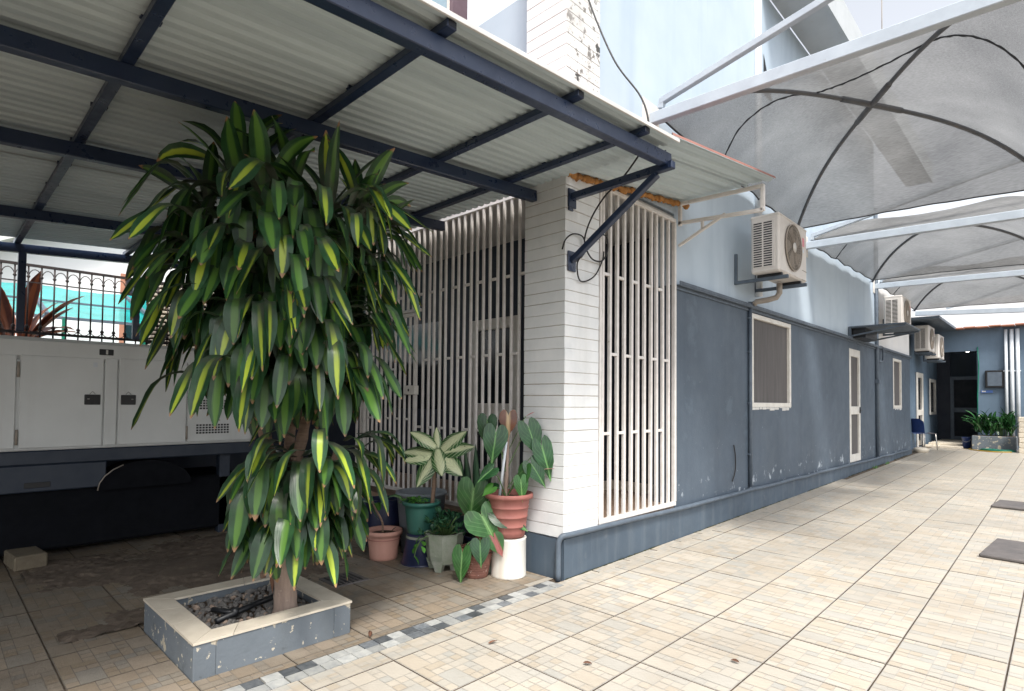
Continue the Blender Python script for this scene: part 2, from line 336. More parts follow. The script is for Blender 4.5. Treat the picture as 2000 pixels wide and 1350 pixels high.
m_soffit = mat('grey_soffit', (.50, .53, .55), (.44, .47, .49), rough=.6, scale=3, spots=[(6, .66, .12, .5, (.4, .28, .16))])
m_porchfloor = mat('porch_floor_tile', (.36, .25, .18), (.28, .19, .14), rough=.4, scale=7)
m_porchwall = mat('porch_navy_wall', (.018, .026, .045), (.014, .02, .036), rough=.6, scale=2)
m_ceil = mat('porch_ceiling', (.55, .55, .55), rough=.7, scale=2)
# semi-open shade cloth: mostly woven thread, partly holes
def cloth(name, col, hole, tl):
    m = bpy.data.materials.new(name); m.use_nodes = True; n = m.node_tree.nodes; l = m.node_tree.links
    b = n['Principled BSDF']; b.inputs['Roughness'].default_value = .85
    geo = n.new('ShaderNodeNewGeometry'); mp = n.new('ShaderNodeMapping'); mp.inputs['Scale'].default_value = (7, 60, 60); l.new(geo.outputs['Position'], mp.inputs[0])
    nz = n.new('ShaderNodeTexNoise'); nz.inputs['Scale'].default_value = 2.2; nz.inputs['Detail'].default_value = 6; l.new(mp.outputs[0], nz.inputs[0])
    n2 = n.new('ShaderNodeTexNoise'); n2.inputs['Scale'].default_value = 1.6; n2.inputs['Detail'].default_value = 3; l.new(geo.outputs['Position'], n2.inputs[0])
    ad = n.new('ShaderNodeMath'); ad.operation = 'ADD'; l.new(nz.outputs['Fac'], ad.inputs[0]); l.new(n2.outputs['Fac'], ad.inputs[1])
    mr = n.new('ShaderNodeMapRange'); mr.inputs['From Min'].default_value = .6; mr.inputs['From Max'].default_value = 1.4; mr.inputs['To Min'].default_value = .5; mr.inputs['To Max'].default_value = 1.45; l.new(ad.outputs[0], mr.inputs[0])
    hv = n.new('ShaderNodeHueSaturation'); hv.inputs['Color'].default_value = (*col, 1); l.new(mr.outputs[0], hv.inputs['Value'])
    l.new(hv.outputs[0], b.inputs['Base Color'])
    tr = n.new('ShaderNodeBsdfTranslucent'); l.new(hv.outputs[0], tr.inputs[0])
    m1 = n.new('ShaderNodeMixShader'); m1.inputs[0].default_value = tl; l.new(b.outputs[0], m1.inputs[1]); l.new(tr.outputs[0], m1.inputs[2])
    tp = n.new('ShaderNodeBsdfTransparent'); m2 = n.new('ShaderNodeMixShader'); m2.inputs[0].default_value = hole
    l.new(m1.outputs[0], m2.inputs[1]); l.new(tp.outputs[0], m2.inputs[2]); l.new(m2.outputs[0], n['Material Output'].inputs[0])
    return m
m_cloth = cloth('grey_shade_cloth', (.225, .228, .23), .13, .40)
m_net = cloth('teal_netting', (.02, .50, .50), .22, .5)
def emit(name, col, st):
    m = bpy.data.materials.new(name); m.use_nodes = True; n = m.node_tree.nodes
    b = n['Principled BSDF']; b.inputs['Base Color'].default_value = (*col, 1); b.inputs['Emission Color'].default_value = (*col, 1); b.inputs['Emission Strength'].default_value = st
    return m
m_lamp = emit('lit_tube', (1, .97, .9), 9.0)
# ================================================================ GROUND
S = 0.0112
def gz(y): return S*max(0.0, y)
link('ground', MB().add([(-60, -40, -.05), (60, -40, -.05), (60, 90, -.05), (-60, 90, -.05)], [(0, 1, 2, 3)]).mesh('ground', m_earth), kind='structure')
g = MB()
g.add([(-7, -9, -.008), (6, -9, -.008), (6, 0, -.008), (-7, 0, -.008)], [(0, 1, 2, 3)])
g.add([(-7, 0, -.008), (6, 0, -.008), (6, 22, S*22-.008), (-7, 22, S*22-.008)], [(0, 1, 2, 3)])
pave = g.obj('pavement', m_grout, kind='structure')
def tile_mesh(seed, turn):
    rr = random.Random(seed); N = 8; occ = [[0]*N for _ in range(N)]; blocks = []
    def put(i, j, a, b):
        if i+a > N or j+b > N or any(occ[x][y] for x in range(i, i+a) for y in range(j, j+b)): return False
        for x in range(i, i+a):
            for y in range(j, j+b): occ[x][y] = 1
        blocks.append((i, j, a, b)); return True
    for (i, j, a, b) in rr.sample([(0, 0, 3, 2), (5, 1, 3, 2), (2, 3, 3, 2), (0, 6, 3, 2), (5, 5, 3, 2), (3, 0, 2, 1), (0, 3, 2, 2)], 6): put(i, j, a, b)
    for _ in range(26):
        a, b = rr.choice([(1, 2), (2, 1), (1, 2), (1, 3)]); put(rr.randrange(N), rr.randrange(N), a, b)
    for i in range(N):
        for j in range(N): put(i, j, 1, 1)
    k = MB(); k.box((-.4965, -.4965, -.012), (.4965, .4965, 0), .003, 1); k.mi = [1 if all(k.v[q][2] > -.0005 for q in fc) else 2 for fc in k.f]
    gp = .0042
    for (i, j, a, b) in blocks:
        x0, x1 = -.49+.98*i/N+gp, -.49+.98*(i+a)/N-gp; y0, y1 = -.49+.98*j/N+gp, -.49+.98*(j+b)/N-gp
        if turn: x0, x1, y0, y1 = -x1, -x0, -y1, -y0
        z = .0016+rr.random()*.0006
        k.add([(x0, y0, z), (x1, y0, z), (x1, y1, z), (x0, y1, z)], [(0, 1, 2, 3)], 0, False, .02+rr.random()*.96)
    return k
tmb = [tile_mesh(sd_, t_) for sd_ in (1, 2, 3) for t_ in (0, 1)]
tms = [k.mesh('tile', [m_tile, m_groove, m_grout]) for k in tmb]; tmd = [k.mesh('tile', [m_tile_dirt_shade, m_groove_d, m_grout]) for k in tmb]
cells = []
def addcells(xs, ys, skip):
    for a, b in zip(xs, xs[1:]):
        for c, d in zip(ys, ys[1:]):
            cx, cy = (a+b)/2, (c+d)/2
            if skip(cx, cy): continue
            cells.append((cx, cy, b-a-.0020, d-c-.0008))
right_x = [.0765, .2150]+[.2150+.4425*k for k in range(1, 9)]
addcells(right_x, [-.75-.43*k for k in range(11, 0, -1)]+[-.75+.43*k for k in range(0, 39)], lambda x, y: False)
left_x = [-.09-.04-.435*k for k in range(12, -1, -1)]+[-.0745]
addcells(left_x, [-2.81+.42*k for k in range(-6, 7)]+[-.02], lambda x, y: y > .0)
for j in range(17): cells.append((.0475, -.09+.43*j+.215, .082, .424))
vis = []
for c in cells:
    z = gz(c[1]); px, py, d = proj((c[0], c[1], z))
    if d < .3 or not (-350 < px < 2350 and 0 < py < 1750): continue
    vis.append((-(c[2]*c[3])/d**3*(2 if 0 < px < 2000 and py < 1350 else .4), c))
vis.sort(key=lambda q: q[0])
far = MB(); ang = math.atan(S)
for i, (_, c) in enumerate(vis):
    k = random.randrange(6); sl = c[1] > 0
    if i < 285:
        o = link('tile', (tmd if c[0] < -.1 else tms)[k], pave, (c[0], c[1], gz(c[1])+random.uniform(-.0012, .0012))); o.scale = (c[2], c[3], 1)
        o.rotation_euler = ((ang if sl else 0)+random.gauss(0, .0016), random.gauss(0, .0016), 0)
    else:
        M = Matrix.Translation((c[0], c[1], gz(c[1]))) @ Matrix.Rotation(ang if sl else 0, 4, 'X') @ Matrix.Diagonal((c[2], c[3], 1, 1))
        q = tmb[k]
        o0 = len(far.v); far.v += [tuple(M @ Vector(p)) for p in q.v]; far.f += [[a+o0 for a in f] for f in q.f]
        far.mi += q.mi; far.sm += q.sm; far.t += q.t; far.uv += q.uv
if far.v: far.obj('far_tile_field', [m_tile, m_groove, m_grout], pave, kind='stuff')
# mosaic border between the two tile fields
msm = MB().box((-.5, -.5, -.01), (.5, .5, .0015), .03).mesh('mosaic_tile', m_mos_l); msd = MB().box((-.5, -.5, -.01), (.5, .5, .0015), .03).mesh('mosaic_tile', m_mos_d)
y = -3.5
while y < -.12:
    for cx in (-.036, .037):
        o = link('mosaic_tile', msd if random.random() < .4 else msm, pave, (cx, y+random.uniform(-.004, .004), random.uniform(-.001, .001)))
        o.scale = (.069, .083, 1); o.rotation_euler = (0, 0, random.gauss(0, .012))
    y += .0865
# dried mud under the carport, spread and darkened to carry the generator's shade
P = []
for i in range(150):
    row = []
    for j in range(140):
        u, v = i/149, j/139; x = -3.3+u*2.15; yy = -2.75+v*2.0
        e = min(u, 1-u, v, 1-v)*2.2; q = Vector((x, yy, .3))
        h = .024*(e-.20)+.030*mnoise.noise(q*1.7)+.018*mnoise.noise(q*4.5)+.014*abs(mnoise.noise(q*9))+.009*mnoise.noise(q*24)+.008*mnoise.noise(q*47)
        row.append((x, yy, max(-.006, min(.034, h))))
    P.append(row)
MB().grid(P).obj('mud', m_mud_shaded, pave, kind='stuff')

# ================================================================ MAIN BUILDING
bld = thing('office_building', 'long two storey blue rendered building with grey plinth along the alley', 'building')
def walls(mbx, x0, x1, ya, yb, za, zb, holes):          # wall slab normal to X with rectangular openings, butted pieces
    ys = sorted({ya, yb, *[h[0] for h in holes], *[h[1] for h in holes]})
    for c, d in zip(ys, ys[1:]):
        cuts = sorted([(h[2], h[3]) for h in holes if h[0] <= c and h[1] >= d]); z = za
        for (p, q) in cuts:
            if p > z: mbx.box((x0, c, z), (x1, d, p))
            z = q
        if z < zb: mbx.box((x0, c, z), (x1, d, zb))
W1 = (3.56, 4.91, 1.26, 2.385); DR = (7.86, 8.56, .30, 2.28); W2 = (11.36, 12.21, 1.24, 2.32)
k = MB(); walls(k, -.25, -.028, 1.70, 13.24, .26, 2.44, [W1, DR, W2]); k.obj('lower_wall', m_blue_lo, bld)
k = MB(); k.box((-.25, .435, 3.12), (-.03, 1.70, 6.52)); k.box((-.25, 1.70, 2.4405), (-.03, 9.78, 6.52)); k.obj('upper_wall', m_blue_up, bld)
k = MB(); k.add([(-.035, 9.78, 2.4405), (-.035, 13.22, 2.4405), (-.035, 13.22, 4.15), (-.035, 9.78, 3.58), (-.25, 9.78, 2.4405), (-.25, 13.22, 2.4405), (-.25, 13.22, 4.15), (-.25, 9.78, 3.58)],
    [(0, 1, 2, 3), (7, 6, 5, 4), (3, 2, 6, 7), (0, 3, 7, 4), (1, 5, 6, 2)]); k.obj('white_upper_wall', m_white_wall, bld)
k = MB()                                                # plinth, ground rises along it
N = 30
for i in range(N):
    a, b = i/N*13.24, (i+1)/N*13.24
    za, zb = .297-.0045*a, .297-.0045*b
    k.add([(0, a, gz(a)-.03), (0, b, gz(b)-.03), (0, b, zb-.006), (0, a, za-.006), (-.006, a, za), (-.006, b, zb), (-.24, b, zb), (-.24, a, za)], [(0, 1, 2, 3), (3, 2, 5, 4), (4, 5, 6, 7)])
k.box((-.41, 0, -.03), (-.0, .004, .29)); k.add([(-.415, .003, .29), (-.006, .003, .297), (-.006, .2, .297), (-.415, .2, .297)], [(0, 1, 2, 3)])
k.obj('plinth', m_plinth, bld)
k = MB(); k.box((-.028, 1.71, 2.425), (.03, 13.2, 2.437), .003); k.box((.018, 1.71, 2.437), (.03, 13.2, 2.47), .003); k.box((-.028, 1.71, 2.395), (-.01, 13.2, 2.4249), .002); k.obj('ledge_rail', m_conduit, bld)
def window(ws, name='window', f=.055):
    y0, y1, z0, z1 = ws
    o = link(name, MB().box((-.12, y0, z0), (-.10, y1, z1)).mesh(name, m_void), bld)
    fr = MB()
    for (a, b, c, d) in ((y0, y1, z0, z0+f), (y0, y1, z1-f, z1), (y0, y0+f, z0+f, z1-f), (y1-f, y1, z0+f, z1-f)): fr.box((-.07, a, c), (-.018, b, d), .004)
    fr.obj('frame', m_frame, o)
    MB().box((-.062, y0+f, z0+f), (-.055, y1-f, z1-f)).obj('insect_screen', m_screen, o)
    rs = random.Random(int(y0*100)); sl = MB(); yy = y0
    while yy < y1:                                       # ragged mortar left under the frame
        b = yy+rs.uniform(.05, .16); sl.box((-.034, yy, z0-rs.uniform(.012, .055)), (-.022, min(b, y1), z0-.001), .004); yy = b+rs.uniform(0, .04)
    sl.obj('broken_sill', m_flash, o)
window(W1); window(W2)
d = link('door', MB().box((-.14, DR[0], DR[2]), (-.12, DR[1], DR[3])).mesh('door', m_void), bld)
fr = MB(); y0, y1, z0, z1 = DR
for (a, b, c, e) in ((y0, y0+.085, z0, z1), (y1-.085, y1, z0, z1), (y0+.085, y1-.085, z1-.13, z1), (y0+.085, y1-.085, 1.13, 1.27), (y0+.085, y1-.085, z0, z0+.13)): fr.box((-.08, a, c), (-.02, b, e), .005)
fr.obj('frame', m_frame, d)
k = MB(); k.box((-.062, y0+.085, 1.27), (-.05, y1-.085, z1-.13)); k.box((-.062, y0+.085, z0+.13), (-.05, y1-.085, 1.13)); k.obj('pane', m_screen, d)
k = MB(); k.box((-.02, y1-.075, 1.15), (-.006, y1-.03, 1.26), .004); k.bar((.012, y1-.05, 1.2), (.012, y1-.17, 1.2), .018, .018, .004); k.bar((-.01, y1-.05, 1.2), (.02, y1-.05, 1.2), .018, .018); k.obj('handle', m_black, d)
# eave of the upper storey
k = MB(); k.box((-.02, 3.9, 6.53), (.46, 13, 6.56)); k.obj('soffit', m_soffit, bld)
k = MB(); k.box((.461, 3.9, 6.50), (.50, 13, 6.95)); k.obj('eave_fascia', m_soffit, bld)
k = MB(); k.tube([(-.0, 3.72, 2.6), (-.0, 3.72, 6.52)], .045, 10); k.obj('rain_pipe', m_pvc, bld)
k = MB(); k.add([(-.025, 3.98, 5.72), (-.025, 4.28, 5.2), (-.025, 3.98, 5.2)], [(0, 1, 2)]); k.obj('broken_vent', m_void, bld)
# parapet and window wall above the carport
k = MB(); k.box((-3.2, .26, 3.1), (-.42, .42, 4.83)); k.obj('parapet', m_blue_up, bld)
k = MB(); k.box((-4.6, 1.8, 3.1), (-.6, 2.1, 7.5)); k.obj('rear_wall', m_white_wall, bld)
wn = link('window', MB().box((-5.5, .12, 3.1), (-1.47, .25, 6.5)).mesh('window', m_blue_up), bld)
k = MB(); k.box((-1.50, .06, 3.1), (-1.455, .25, 6.5), .004); k.box((-2.9, .07, 6.4), (-1.50, .12, 6.48)); k.obj('frame', m_frame, wn)
k = MB(); k.box((-1.453, .055, 3.1), (-1.415, .25, 6.5), .004); k.obj('maroon_jamb', mat('maroon_trim', (.14, .09, .11)), wn)
m_paleglass = mat('pale_blue_glass', (.25, .38, .46), (.40, .50, .56), rough=.08, scale=3); k = MB(); k.box((-2.9, .095, 3.1), (-1.5, .115, 6.4)); k.obj('pane', m_paleglass, wn)  # pale blue pane colour, two tones mixed by noise
# porch behind the grilles
PF = .34
k = MB(); k.box((-6.5, .03, PF-.1), (-.035, 1.70, PF)); k.box((-6.5, 1.70, PF-.1), (-.24, 2.4, PF)); k.obj('porch_floor', m_porchfloor, bld)
k = MB(); k.box((-6.5, .03, 3.07), (-.42, 2.4, 3.10)); k.box((-.42, .435, 3.07), (-.04, 1.70, 3.10)); k.box((-.42, 1.70, 3.07), (-.25, 2.4, 3.10)); k.obj('porch_ceiling', m_ceil, bld)
k = MB(); k.box((-6.5, 1.2, PF), (-2.38, 1.35, 3.07)); k.box((-1.58, 1.2, PF), (-1.0, 1.35, 3.07)); k.box((-2.38, 1.2, 2.24), (-1.58, 1.35, 3.07)); k.box((-1.15, 1.35, PF), (-1.0, 2.2, 3.07)); k.box((-1.0, 2.1, PF), (-.25, 2.25, 3.07)); k.box((-.25, 1.704, .26), (-.24, 2.1, 3.07))
k.obj('porch_wall', m_porchwall, bld)
k = MB(); k.box((-1.0, 2.08, PF), (-.25, 2.099, PF+.1)); k.box((-.999, 1.3, PF), (-.98, 2.08, PF+.1)); k.obj('skirting', m_cope, bld)
pd = link('door', MB().box((-2.38, 1.28, PF), (-1.58, 1.30, 2.24)).mesh('door', m_void), bld)
fr = MB()
for (a, b, c, e) in ((-2.38, -2.28, PF, 2.24), (-1.68, -1.58, PF, 2.24), (-2.28, -1.68, 2.12, 2.24), (-2.28, -1.68, 1.1, 1.28), (-2.28, -1.68, PF, PF+.18)): fr.box((a, 1.17, c), (b, 1.24, e), .006)
fr.obj('frame', m_frame, pd)
k = MB(); k.box((-2.28, 1.215, 1.28), (-1.68, 1.222, 2.12)); k.box((-2.28, 1.215, PF+.18), (-1.68, 1.222, 1.1)); k.obj('pane', m_glass, pd)
k = MB(); k.box((-4.2, 1.19, 1.2), (-2.9, 1.199, 2.3)); k.obj('dark_window', m_glass, bld)
k = MB(); k.box((-3.2, .02, -.03), (-.42, .28, .30)); k.obj('porch_step', m_plinth, bld)

k = MB(); k.lathe([(.0, 0), (.075, 0), (.08, .02), (.08, .42), (.06, .48), (.03, .50), (.03, .55), (0, .55)], (0, 0, 0), 16)
o = k.obj('cylinder', m_red); fe = thing('gas_cylinder', 'faded red cylinder standing inside the porch behind the side grille', 'cylinder', (-.20, .64, PF)); o.parent = fe; o.name = 'body'
MB().box((-.02, -.05, .55), (.02, .05, .6), .005).obj('valve', m_black, fe)

m_moss = mat('damp_moss', (.035, .045, .018), (.02, .018, .012), rough=.95, scale=30, bump=.5)
rm = random.Random(31); k = MB(); y = .02
while y < 13.1:                                         # damp growth where the plinth meets the paving
    ln = rm.uniform(.05, .4)
    if mnoise.noise(Vector((y*.9, 3, 1))) > -.12:
        n_ = 6; k.tube([(.004+rm.uniform(-.002, .003), y+ln*i/n_, gz(y+ln*i/n_)+.002) for i in range(n_+1)], [.002+rm.uniform(.001, .009)*math.sin(math.pi*min(.97, max(.03, i/n_))) for i in range(n_+1)], 5)
    y += ln
k.obj('moss_line', m_moss, bld, kind='stuff')
k = MB()
for i in range(26):
    q0 = (.02+rm.uniform(0, .05), 9.3+rm.choice((0, 0, .9, 1.0))+rm.uniform(-.08, .08)); k.add([(q0[0], q0[1], gz(9.3)), (q0[0]+.012, q0[1]+.012, gz(9.3)), (q0[0]+rm.uniform(-.03, .06), q0[1]+rm.uniform(-.05, .05), gz(9.3)+rm.uniform(.03, .09))], [(0, 1, 2)])
k.obj('weeds', mat('weed_green', (.06, .16, .03)), label='small green weeds sprouting from the joint along the plinth', cat='weeds', kind='stuff')
# ================================================================ WHITE BRICK PILLAR
pil = thing('brick_pillar', 'tall white painted brick corner pillar with dirty joints', 'pillar', (-.21, .21, .29))
rb = random.Random(11)
def brickcol(z0, z1, h, rows, upper):
    z = z0
    while z+h*.5 < z1:
        t = min(h, z1-z); j = lambda: rb.uniform(-.0022, .0022)
        gp_ = (.0006+.0012*rb.random()) if upper else (.0008+.0026*rb.random())
        k = MB(); k.box((-.205+j()*.6, -.205+j()*.6, gp_), (.207+j()*.6, .222, t-gp_), .0025)
        if upper:                      # mildewed weather side
            for q, fc in enumerate(k.f):
                if all(k.v[i][0] > .18 for i in fc): k.mi[q] = 1
        o = k.obj('brick', [m_white, m_white_dirty], pil, (0, 0, z-.29)); z += t
brickcol(.297, 3.03, .0877, 31, False); brickcol(3.03, 6.8, .0877, 41, True)
MB().box((-.199, -.199, .007), (.201, .218, 6.4)).obj('mortar_core', m_mortar, pil)
# orange foam squeezed into the gap under the awning sheet
k = MB(); rf = random.Random(3)
pts = []; rad = []; n_ = 150
for i in range(n_):
    t = i/(n_-1); pts.append((.008+rf.uniform(-.006, .010), .02+1.86*t, 2.998+.235*t+rf.uniform(-.010, .010)+.02*mnoise.noise(Vector((i*.16, 7, 0))))); rad.append(rf.uniform(.010, .024)+.014*(mnoise.noise(Vector((i*.21, 2, 0)))+.3))
k.tube(pts, rad, 7); k.obj('sealant_bead', m_foam, bld)

# ================================================================ GRILLES
m_ = m_bar
gr = thing('security_grille', 'wide white barred security grille with a gate closing the porch front', 'grille', (-1.7, .08, .36))
def at0(x, z): return (x+1.7, 0, z-.36)
rows = [(2.99, 0), (2.343, 0), (1.696, 1), (1.05, 0), (.45, 1)]
def vbar(x, za, zb, par, w=.0225): MB().box((-w/2, -w/2, 0), (w/2, w/2, zb-za), .003).obj('bar', m_, par, at0(x, za)).rotation_euler = (random.gauss(0, .0012), random.gauss(0, .0016), random.gauss(0, .02))
xs = [-.455-.0853*i for i in range(31)]
gate_a, gate_b, gate_z = -2.83, -1.885, 2.165
for i, x in enumerate(xs):
    if gate_a < x < gate_b: vbar(x, gate_z+.03, 3.0, gr)
    else: vbar(x, .37, 3.0, gr)
for (z, ph) in rows[1:]:
    for i in range(ph, len(xs)-1, 2):
        xm = (xs[i]+xs[i+1])/2
        if gate_a < xm < gate_b and z < gate_z: continue
        MB().box((-.029, -.011, -.011), (.029, .011, .011), .002).obj('spacer', m_, gr, at0(xm, z))
k = MB(); k.box((-1.33, -.018, 2.62), (1.27, .018, 2.66), .004); k.box((-1.33, -.018, 0), (gate_a+1.7-.02, .018, .035), .004); k.box((gate_b+1.7+.02, -.018, 0), (1.27, .018, .035), .004); k.box((gate_a+1.68, -.017, gate_z-.36+.012), (gate_b+1.72, .017, gate_z-.36+.042), .004); k.obj('rail', m_, gr)
gt = MB()
for (a, b, c, e) in ((gate_a, gate_b, gate_z-.035, gate_z), (gate_a, gate_b, .40, .435), (gate_a, gate_a+.035, .435, gate_z-.035), (gate_b-.035, gate_b, .435, gate_z-.035)):
    p, q = at0(a, c), at0(b, e); gt.box((p[0], -.045, p[2]), (q[0], -.012, q[2]), .004)
gate = gt.obj('gate_leaf', m_, gr)
gx = [gate_b-.035-.083*(i+.9) for i in range(10)]
for x in gx:
    MB().box((-.0105, -.0105, 0), (.0105, .0105, 1.70), .003).obj('bar', m_, gate, (x+1.7, -.028, .075))
for (z, ph) in ((2.0, 0), (1.62, 1), (1.12, 0), (.75, 1)):
    for i in range(ph, 9, 2): MB().box((-.029, -.01, -.01), (.029, .01, .01), .002).obj('spacer', m_, gate, ((gx[i]+gx[i+1])/2+1.7, -.028, z-.36))
k = MB(); k.box((gate_b+1.7-.16, -.07, 1.36-.36), (gate_b+1.7+.03, -.02, 1.45-.36), .006); k.lathe([(0, 0), (.014, 0), (.014, .014), (0, .014)], (0, 0, 0), 10); k.obj('lock_box', m_frame, gate)
MB().disc((gate_b+1.7-.07, -.0715, 1.405-.36), .014, 12, 0, (0, -1, 0)).obj('keyhole', m_black, gate)
sg = thing('side_grille', 'narrow white barred grille between the brick pillar and the blue wall', 'grille', (-.02, 1.06, .36))
ys_ = [-.56+.1065*i for i in range(11)]
for y in ys_: MB().box((-.0145, -.0145, 0), (.0145, .0145, 2.655), .004).obj('bar', m_, sg, (0, y, .01)).rotation_euler = (random.gauss(0, .0014), random.gauss(0, .001), random.gauss(0, .02))
for (z, ph) in rows[1:4]:
    for i in range(ph, 10, 2): MB().box((-.012, -.037, -.012), (.012, .037, .012), .002).obj('spacer', m_, sg, (0, (ys_[i]+ys_[i+1])/2, z-.36))
k = MB(); k.box((-.02, -.61, -.025), (.02, .625, .012), .004); k.box((-.02, -.61, 2.665), (.02, .625, 2.70), .004); k.box((-.02, -.615, .012), (.02, -.585, 2.665), .004); k.box((-.02, .60, .012), (.02, .632, 2.665), .004); k.obj('rail', m_, sg)

# ================================================================ CARPORT ROOF
cp = thing('carport_roof', 'navy steel framed lean-to carport roof with grey corrugated sheets', 'carport roof', (-1.9, 0, 2.9))
def zb(y): return 2.9+.066*y
def rel(p): return (p[0]+1.9, p[1], p[2]-2.9)
Y0 = -8.5  # roof run on out of view to cut light on the left floor
for X, w_ in ((.78, .06), (-.30, .055), (-1.42, .055), (-3.1, .055), (-4.5, .06)):
    MB().bar(rel((X, Y0, zb(Y0))), rel((X, -.012 if X < .5 else .10, zb(-.012))), w_, .082, .004).obj('beam', m_steel, cp)
for y in (-8.0, -7.1, -6.2, -5.35, -4.45, -3.55, -2.70, -1.82, -.955, -.30):
    k = MB(); xe = .87
    k.bar(rel((-4.55, y, zb(y)+.06)), rel((xe, y, zb(y)+.06)), .05, .036, .003)
    k.bar(rel((xe+.0005, y, zb(y)+.06)), rel((xe+.002, y, zb(y)+.06)), .04, .026, 0, 1)
    k.obj('rafter', [m_steel, m_void], cp)
    c = MB()
    for i in range(9):      # roofing clips above the rafter
        x = .6-i*.52+random.uniform(-.05, .05); c.box(rel((x, y-.03, zb(y)+.079)), rel((x+.03, y+.045, zb(y)+.094)), .002)
    c.obj('clip', m_steel, cp)
def sheet(xa, xb, ya, yb, zfun, rib=.0762, h=.017, ragged=0, name='roof_sheet', parent=None, ny=2, org=(0, 0, 0), mats=None):
    prof = []; x = xa
    while x < xb-1e-4:
        for dx, dz in ((0, 0), (.030, 0), (.042, h), (.058, h), (.070, 0)):
            if x+dx < xb: prof.append((x+dx, dz))
        x += rib
    prof.append((xb, 0)); P = []; Q = []
    rg = random.Random(int(abs(xa*37)+9))
    for (x, dz) in prof:
        ye = yb+(rg.uniform(-.06, .03) if ragged else 0)
        P.append([(x-org[0], ya+(ye-ya)*t/(ny-1)-org[1], zfun(ya+(ye-ya)*t/(ny-1))+dz-org[2]) for t in range(ny)])
        Q.append([(q[0], q[1], q[2]+.004) for q in P[-1]])
    k = MB(); k.grid(P, 0, False); k.grid(Q, 1, False); return k.obj(name, mats or [m_sheet, m_sheet_top], parent)
zs = lambda y: zb(y)+.081
xe = [.875, .20, -.52, -1.22, -1.95, -2.68, -3.40, -4.05, -4.40]
for i, (a, b) in enumerate(zip(xe[1:], xe)):
    dz = .005*(i % 2)
    sheet(a-.03, b, Y0-.1, .02 if b < .3 else .05, lambda y, dz=dz: zs(y)+dz, name='roof_sheet', parent=cp, org=(-1.9, 0, 2.9))
k = MB(); k.bar(rel((.884, Y0-.1, zs(Y0-.1)+.002)), rel((.884, .06, zs(.06)+.002)), .012, .024, .002); k.obj('edge_flashing', m_flash, cp)
for y in (-2.66, -1.72, -.75, -3.6): MB().box(rel((-4.53, y-.03, 1.93)), rel((-4.47, y+.03, zb(y)-.042)), .004).obj('post', m_steel, cp)
# wall bracket that carries the outer beam
k = MB(); k.bar(rel((.012, .07, 2.842)), rel((.84, .07, 2.852)), .05, .05, .004); k.bar(rel((.012, .07, 2.36)), rel((.72, .07, 2.822)), .045, .045, .004)
k.box(rel((-.002, .025, 2.76)), rel((.014, .115, 2.90)), .003); k.box(rel((-.002, .025, 2.28)), rel((.014, .115, 2.43)), .003); k.box(rel((.0, .03, 2.735)), rel((.012, .08, 2.758)))
k.add([rel(p) for p in ((.74, .04, 2.95), (.80, .04, 2.95), (.82, .04, 2.83))]+[rel(p) for p in ((.74, .046, 2.95), (.80, .046, 2.95), (.82, .046, 2.83))], [(0, 1, 2), (5, 4, 3), (0, 3, 4, 1), (1, 4, 5, 2), (2, 5, 3, 0)])
k.obj('wall_bracket', m_steel, cp)

# awning over the side grille
aw = thing('side_awning', 'corrugated sheet awning with rusty white bracket above the side grille', 'awning', (0, 1.7, 3.0))
def az(y): return 2.995+.135*y
for a, b in ((-.03, .34), (.31, .62), (.60, .86)):
    sheet(a, b, .03, 1.86, lambda y: az(y)+.02, rib=.105, h=.022, ragged=1, parent=aw, org=(0, 1.7, 3.0), ny=3)
k = MB(); B_ = lambda a, b, w=.032: k.bar(a, b, w, w, .003)
B_((.0, .03, .215), (.80, .03, .19)); B_((.015, .03, .0), (.015, .03, .23)); B_((.79, .03, -.03), (.79, .03, .2)); B_((.0, .03, .03), (.79, .03, -.02)); B_((.0, .03, -.19), (.46, .03, .02), .026); B_((.24, .03, -.08), (.24, .03, .01), .026)
k.obj('bracket', m_bar, aw)
